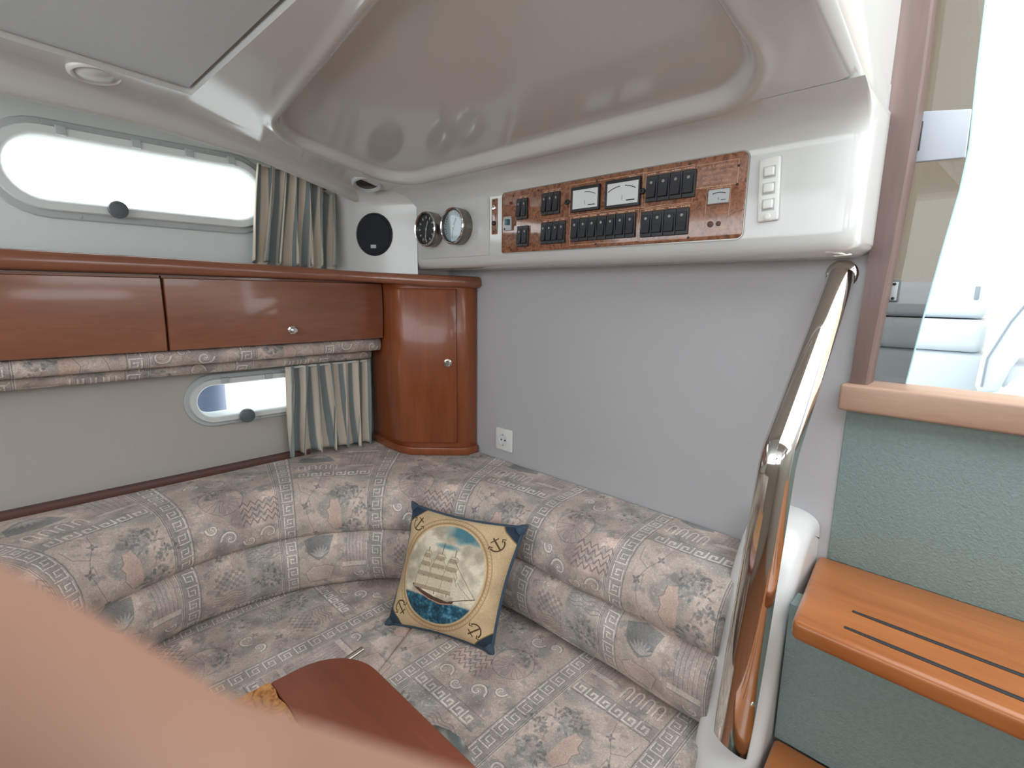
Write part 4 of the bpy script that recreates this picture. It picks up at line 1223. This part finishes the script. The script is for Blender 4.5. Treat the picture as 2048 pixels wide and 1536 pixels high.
# ================================================================ OUTSIDE
tag(box('cockpit_floor', (-1.9, .09, .93), (1.9, 4.0, .985), M['deck'], None, .004), 'white cockpit floor beyond the companionway', 'deck', kind='structure')
ck = thing('cockpit_bench', 'white vinyl cockpit bench seen through the companionway', 'bench', (-.7, 1.75, .985))
box('base', (-1.5, 1.62, .985), (-.04, 2.1, 1.18), M['cushionvinyl'], ck, .03)
box('seat_pad', (-1.5, 1.60, 1.180), (-.06, 2.1, 1.315), M['cushionvinyl'], ck, .035, 4)
box('back_pad', (-1.5, 1.66, 1.320), (-.07, 2.0, 1.475), M['cushionvinyl'], ck, .03, 4)
bar('piping', (-1.48, 1.612, 1.2), (-.09, 1.612, 1.2), .004, M['piping'], ck)
box('grab_slot', (-.12, 1.652, 1.40), (-.105, 1.663, 1.455), M['piping'], ck, .003)
hc = thing('helm_seat', 'white upholstered helm seat edge with grey piping outside', 'seat', (.12, 1.3, .985))
poly = [(-.045, 1.075), (-.058, 1.10), (-.055, 1.20), (-.012, 1.33), (.035, 1.43), (.30, 1.50), (.30, 1.40), (.075, 1.29), (.025, 1.17), (.005, 1.085)]
prism('side_pad', poly, 1, 1.15, 1.6, M['cushionvinyl'], hc, .012)
pts = [(-.052, 1.10), (-.050, 1.20), (-.008, 1.328), (.037, 1.425)]
for a, b in zip(pts[:-1], pts[1:]): bar('piping', (a[0] + .012, 1.148, a[1]), (b[0] + .012, 1.148, b[1]), .003, M['piping'], hc)
lathe('pedestal', [(.15, 0), (.15, .01), (.05, .03), (.05, .12)], (.15, 1.4, .985), (0, 0, 1), M['steel'], hc, 20)
box('seat_pan', (.0, 1.17, 1.10), (.32, 1.58, 1.18), M['cushionvinyl'], hc, .02)
# crumpled white bag
rows = []
rb = random.Random(2)
for i in range(13):
    t = PI * i / 12
    rows.append([(.105 + .10 * math.sin(t) * math.cos(a) * (1 + .12 * math.sin(5 * a + i)), 1.0 + .09 * math.sin(t) * math.sin(a) * (1 + .1 * math.cos(4 * a + 2 * i)), 1.085 + .10 * -math.cos(t) + .008 * math.sin(6 * a + i * 1.7)) for a in [2 * PI * k / 28 for k in range(28)]])
tag(grid('cloth_bag', rows, M['bag'], cu=True, caps=True), 'crumpled white cloth bag on the cockpit floor', 'bag')
cv = thing('cockpit_canopy', 'beige canvas cockpit canopy outside the companionway', 'canopy', (0, 2.3, 1.475))
rows = [[(x, 2.25 + .25 * ((z - 1.4) / 1.4) ** 2 * 0 + .015 * math.sin(x * 5 + z * 3), z) for x in np.linspace(-1.8, 1.8, 20)] for z in np.linspace(1.30, 3.45, 14)]
grid('back_curtain', rows, M['canvas'], cv)
rows = [[(x, y, 3.45 + .12 * math.cos(x / 1.8 * PI / 2) + .02 * math.sin(y * 6)) for x in np.linspace(-1.8, 1.8, 20)] for y in np.linspace(.9, 2.25, 10)]
grid('roof', rows, M['canvas'], cv)
for x in (-1.8, 1.8):  # unseen side curtains, added to keep sky light off the cockpit
    grid('added_side_curtain', [[(x + .01 * math.sin(y * 7), y, z) for y in np.linspace(.9, 2.25, 8)] for z in np.linspace(1.3, 3.45, 8)], M['canvas'], cv)
for x in (-1.78, 1.78): bar('pole', (x, 2.24, .985), (x, 2.24, 3.46), .014, M['steel'], cv)
rows = []
for z, x in ((.05, -3.3), (.35, -3.12), (.7, -3.02), (1.05, -2.95), (1.4, -2.90), (1.46, -2.90), (1.48, -2.95), (1.48, -3.6)):
    rows.append([(x - .06 * ((y + .3) / 3.0) ** 2 * 3, y, z) for y in np.linspace(-3.5, 3.5, 15)])
nb = thing('moored_boat', 'white hull of the boat moored alongside outside the small porthole', 'boat', (-3.0, 0, 0.05))
grid('hull', rows, M['deck'], nb)
rows = [[(-2.885 - .06 * ((y + .3) / 3.0) ** 2 * 3, y, z) for y in np.linspace(-3.5, 3.5, 15)] for z in (1.36, 1.385, 1.41)]
grid('rubbing_strake', rows, M['piping'], nb)
# fender outside the small port
fd = thing('boat_fender', 'blue grey fender hanging outside the small porthole', 'fender', (-2.03, -.74, .75))
lathe('body', [(.012, 0), (.05, .02), (.085, .06), (.098, .11), (.10, .16), (.10, .50), (.095, .55), (.08, .60), (.045, .64), (.02, .655)], (-2.06, -.765, .72), (0, 0, 1), M['fender'], fd, 28)
lathe('eye', [(.018, 0), (.022, .02), (.014, .05), (.006, .055)], (-2.06, -.765, 1.372), (0, 0, 1), M['fender'], fd, 14)

# ================================================================ HAND CLOSE TO THE LENS
def tube_into(V, F, P, Rd, seg=14):
    base = len(V); up = _R @ Vector((0, 0, 1))
    for i, (p, r) in enumerate(zip(P, Rd)):
        t = (P[min(i + 1, len(P) - 1)] - P[max(i - 1, 0)]).normalized()
        s = t.cross(up).normalized(); u = s.cross(t)
        for k in range(seg):
            a = 2 * PI * k / seg; V.append(p + (s * math.cos(a) + u * math.sin(a)) * r)
    n = len(P)
    for i in range(n - 1):
        for k in range(seg):
            F.append((base + i * seg + k, base + i * seg + (k + 1) % seg, base + (i + 1) * seg + (k + 1) % seg, base + (i + 1) * seg + k))
    F.append([base + k for k in range(seg)][::-1]); F.append([base + (n - 1) * seg + k for k in range(seg)])
def smooth_chain(J, Rj, sub=5):
    P, Rd = [], []
    n = len(J)
    for i in range(n - 1):
        p0, p1, p2, p3 = J[max(i - 1, 0)], J[i], J[i + 1], J[min(i + 2, n - 1)]
        for k in range(sub):
            t = k / sub
            P.append(.5 * ((2 * p1) + (p2 - p0) * t + (2 * p0 - 5 * p1 + 4 * p2 - p3) * t * t + (3 * p1 - p0 - 3 * p2 + p3) * t ** 3))
            Rd.append(Rj[i] + (Rj[i + 1] - Rj[i]) * t)
    P.append(J[-1]); Rd.append(Rj[-1])
    d = (P[-1] - P[-2]).normalized(); r = Rj[-1]
    for a in (25, 50, 70, 84):
        P.append(J[-1] + d * r * math.sin(math.radians(a))); Rd.append(r * math.cos(math.radians(a)))
    return P, Rd
def hand():
    t = thing('hand', 'blurred pale hand very close to the lens at lower left', 'hand', CAM + _R @ Vector((-.09, -.05, .03)))
    V, F = [], []
    cp = lambda x, y, z: CAM + _R @ Vector((x, y, z))
    idx = [cp(-.095, -.004, .006), cp(-.0645, -.0045, -.022), cp(-.0420, -.0138, -.0252), cp(-.0285, -.0195, -.0252), cp(-.0196, -.0234, -.025)]
    mid = [cp(-.095, -.023, .003), cp(-.0527, -.0215, -.025), cp(-.0255, -.0262, -.027), cp(-.0122, -.0290, -.027), cp(.0000, -.0315, -.027)]
    rng = [cp(-.095, -.042, .002), cp(-.062, -.040, -.023), cp(-.037, -.047, -.026), cp(-.024, -.0497, -.026), cp(-.014, -.052, -.025)]
    pky = [cp(-.096, -.061, .005), cp(-.072, -.058, -.018), cp(-.054, -.063, -.021), cp(-.045, -.0655, -.0215), cp(-.038, -.067, -.021)]
    thb = [cp(-.106, -.030, .040), cp(-.096, .000, .040), cp(-.072, .018, .034), cp(-.048, .022, .027)]
    for J, Rj in ((idx, (.0105, .0105, .0095, .0088, .0078)), (mid, (.0110, .0110, .0098, .0090, .0078)), (rng, (.0105, .0102, .0092, .0084, .0074)), (pky, (.0092, .0090, .0080, .0074, .0066)), (thb, (.0125, .0120, .0108, .0092))):
        P, Rd = smooth_chain(J, Rj); tube_into(V, F, P, Rd)
    # palm and forearm
    wr = cp(-.118, -.078, .078)
    for a in (idx[0], mid[0], rng[0], pky[0]):
        P, Rd = smooth_chain([a, a.lerp(wr, .35), a.lerp(wr, .7), wr.lerp(a, .12)], (.0105, .0135, .0145, .0150)); tube_into(V, F, P, Rd)
    P, Rd = smooth_chain([thb[0].lerp(thb[1], .3), thb[0], thb[0].lerp(wr, .5), wr], (.012, .016, .018, .018)); tube_into(V, F, P, Rd)
    el = cp(-.10, -.22, .26)
    P, Rd = smooth_chain([wr.lerp(mid[0], .25), wr, wr.lerp(el, .35), wr.lerp(el, .7), el], (.020, .0235, .028, .033, .036)); tube_into(V, F, P, Rd, 18)
    o = mesh('skin_surface', V, F, M['skin'], t, True)
    r = o.modifiers.new('join', 'REMESH'); r.mode = 'VOXEL'; r.voxel_size = .0011; r.use_smooth_shade = True
    s = o.modifiers.new('soften', 'SMOOTH'); s.factor = .6; s.iterations = 8
    for J, r0 in ((idx, .0078), (mid, .0078), (rng, .0074), (pky, .0066)):
        d = (J[-1] - J[-2]).normalized(); up = (_R @ Vector((0, 0, -1))); up = (up - d * up.dot(d)).normalized(); sd_ = d.cross(up)
        rows = []
        for i in range(6):
            a = -.9 + 1.8 * i / 5
            rows.append([J[-1] + d * (-.006 + .0125 * k / 4) + (up * math.cos(a) + sd_ * math.sin(a)) * (r0 * (.99 - .10 * (k / 4) ** 2)) for k in range(5)])
        n_ = grid('fingernail', rows, M['nail'], t)
        n_.modifiers.new('thickness', 'SOLIDIFY').thickness = .0006
hand()
# unseen phone held by that hand, added to shade the fingers
def phone():
    t = thing('phone', 'unseen black phone behind the lens, added to shade the hand', 'phone', CAM + _R @ Vector((0, -.01, .007)))
    X = Matrix.Translation(CAM) @ _R.to_4x4()
    box('case', (-.080, -.046, .0035), (.076, .030, .0105), M['black'], t, .003, 3, X)
    box('screen', (-.076, -.043, .0103), (.073, .027, .0109), M['dialblack'], t, .0002, 1, X)
phone()
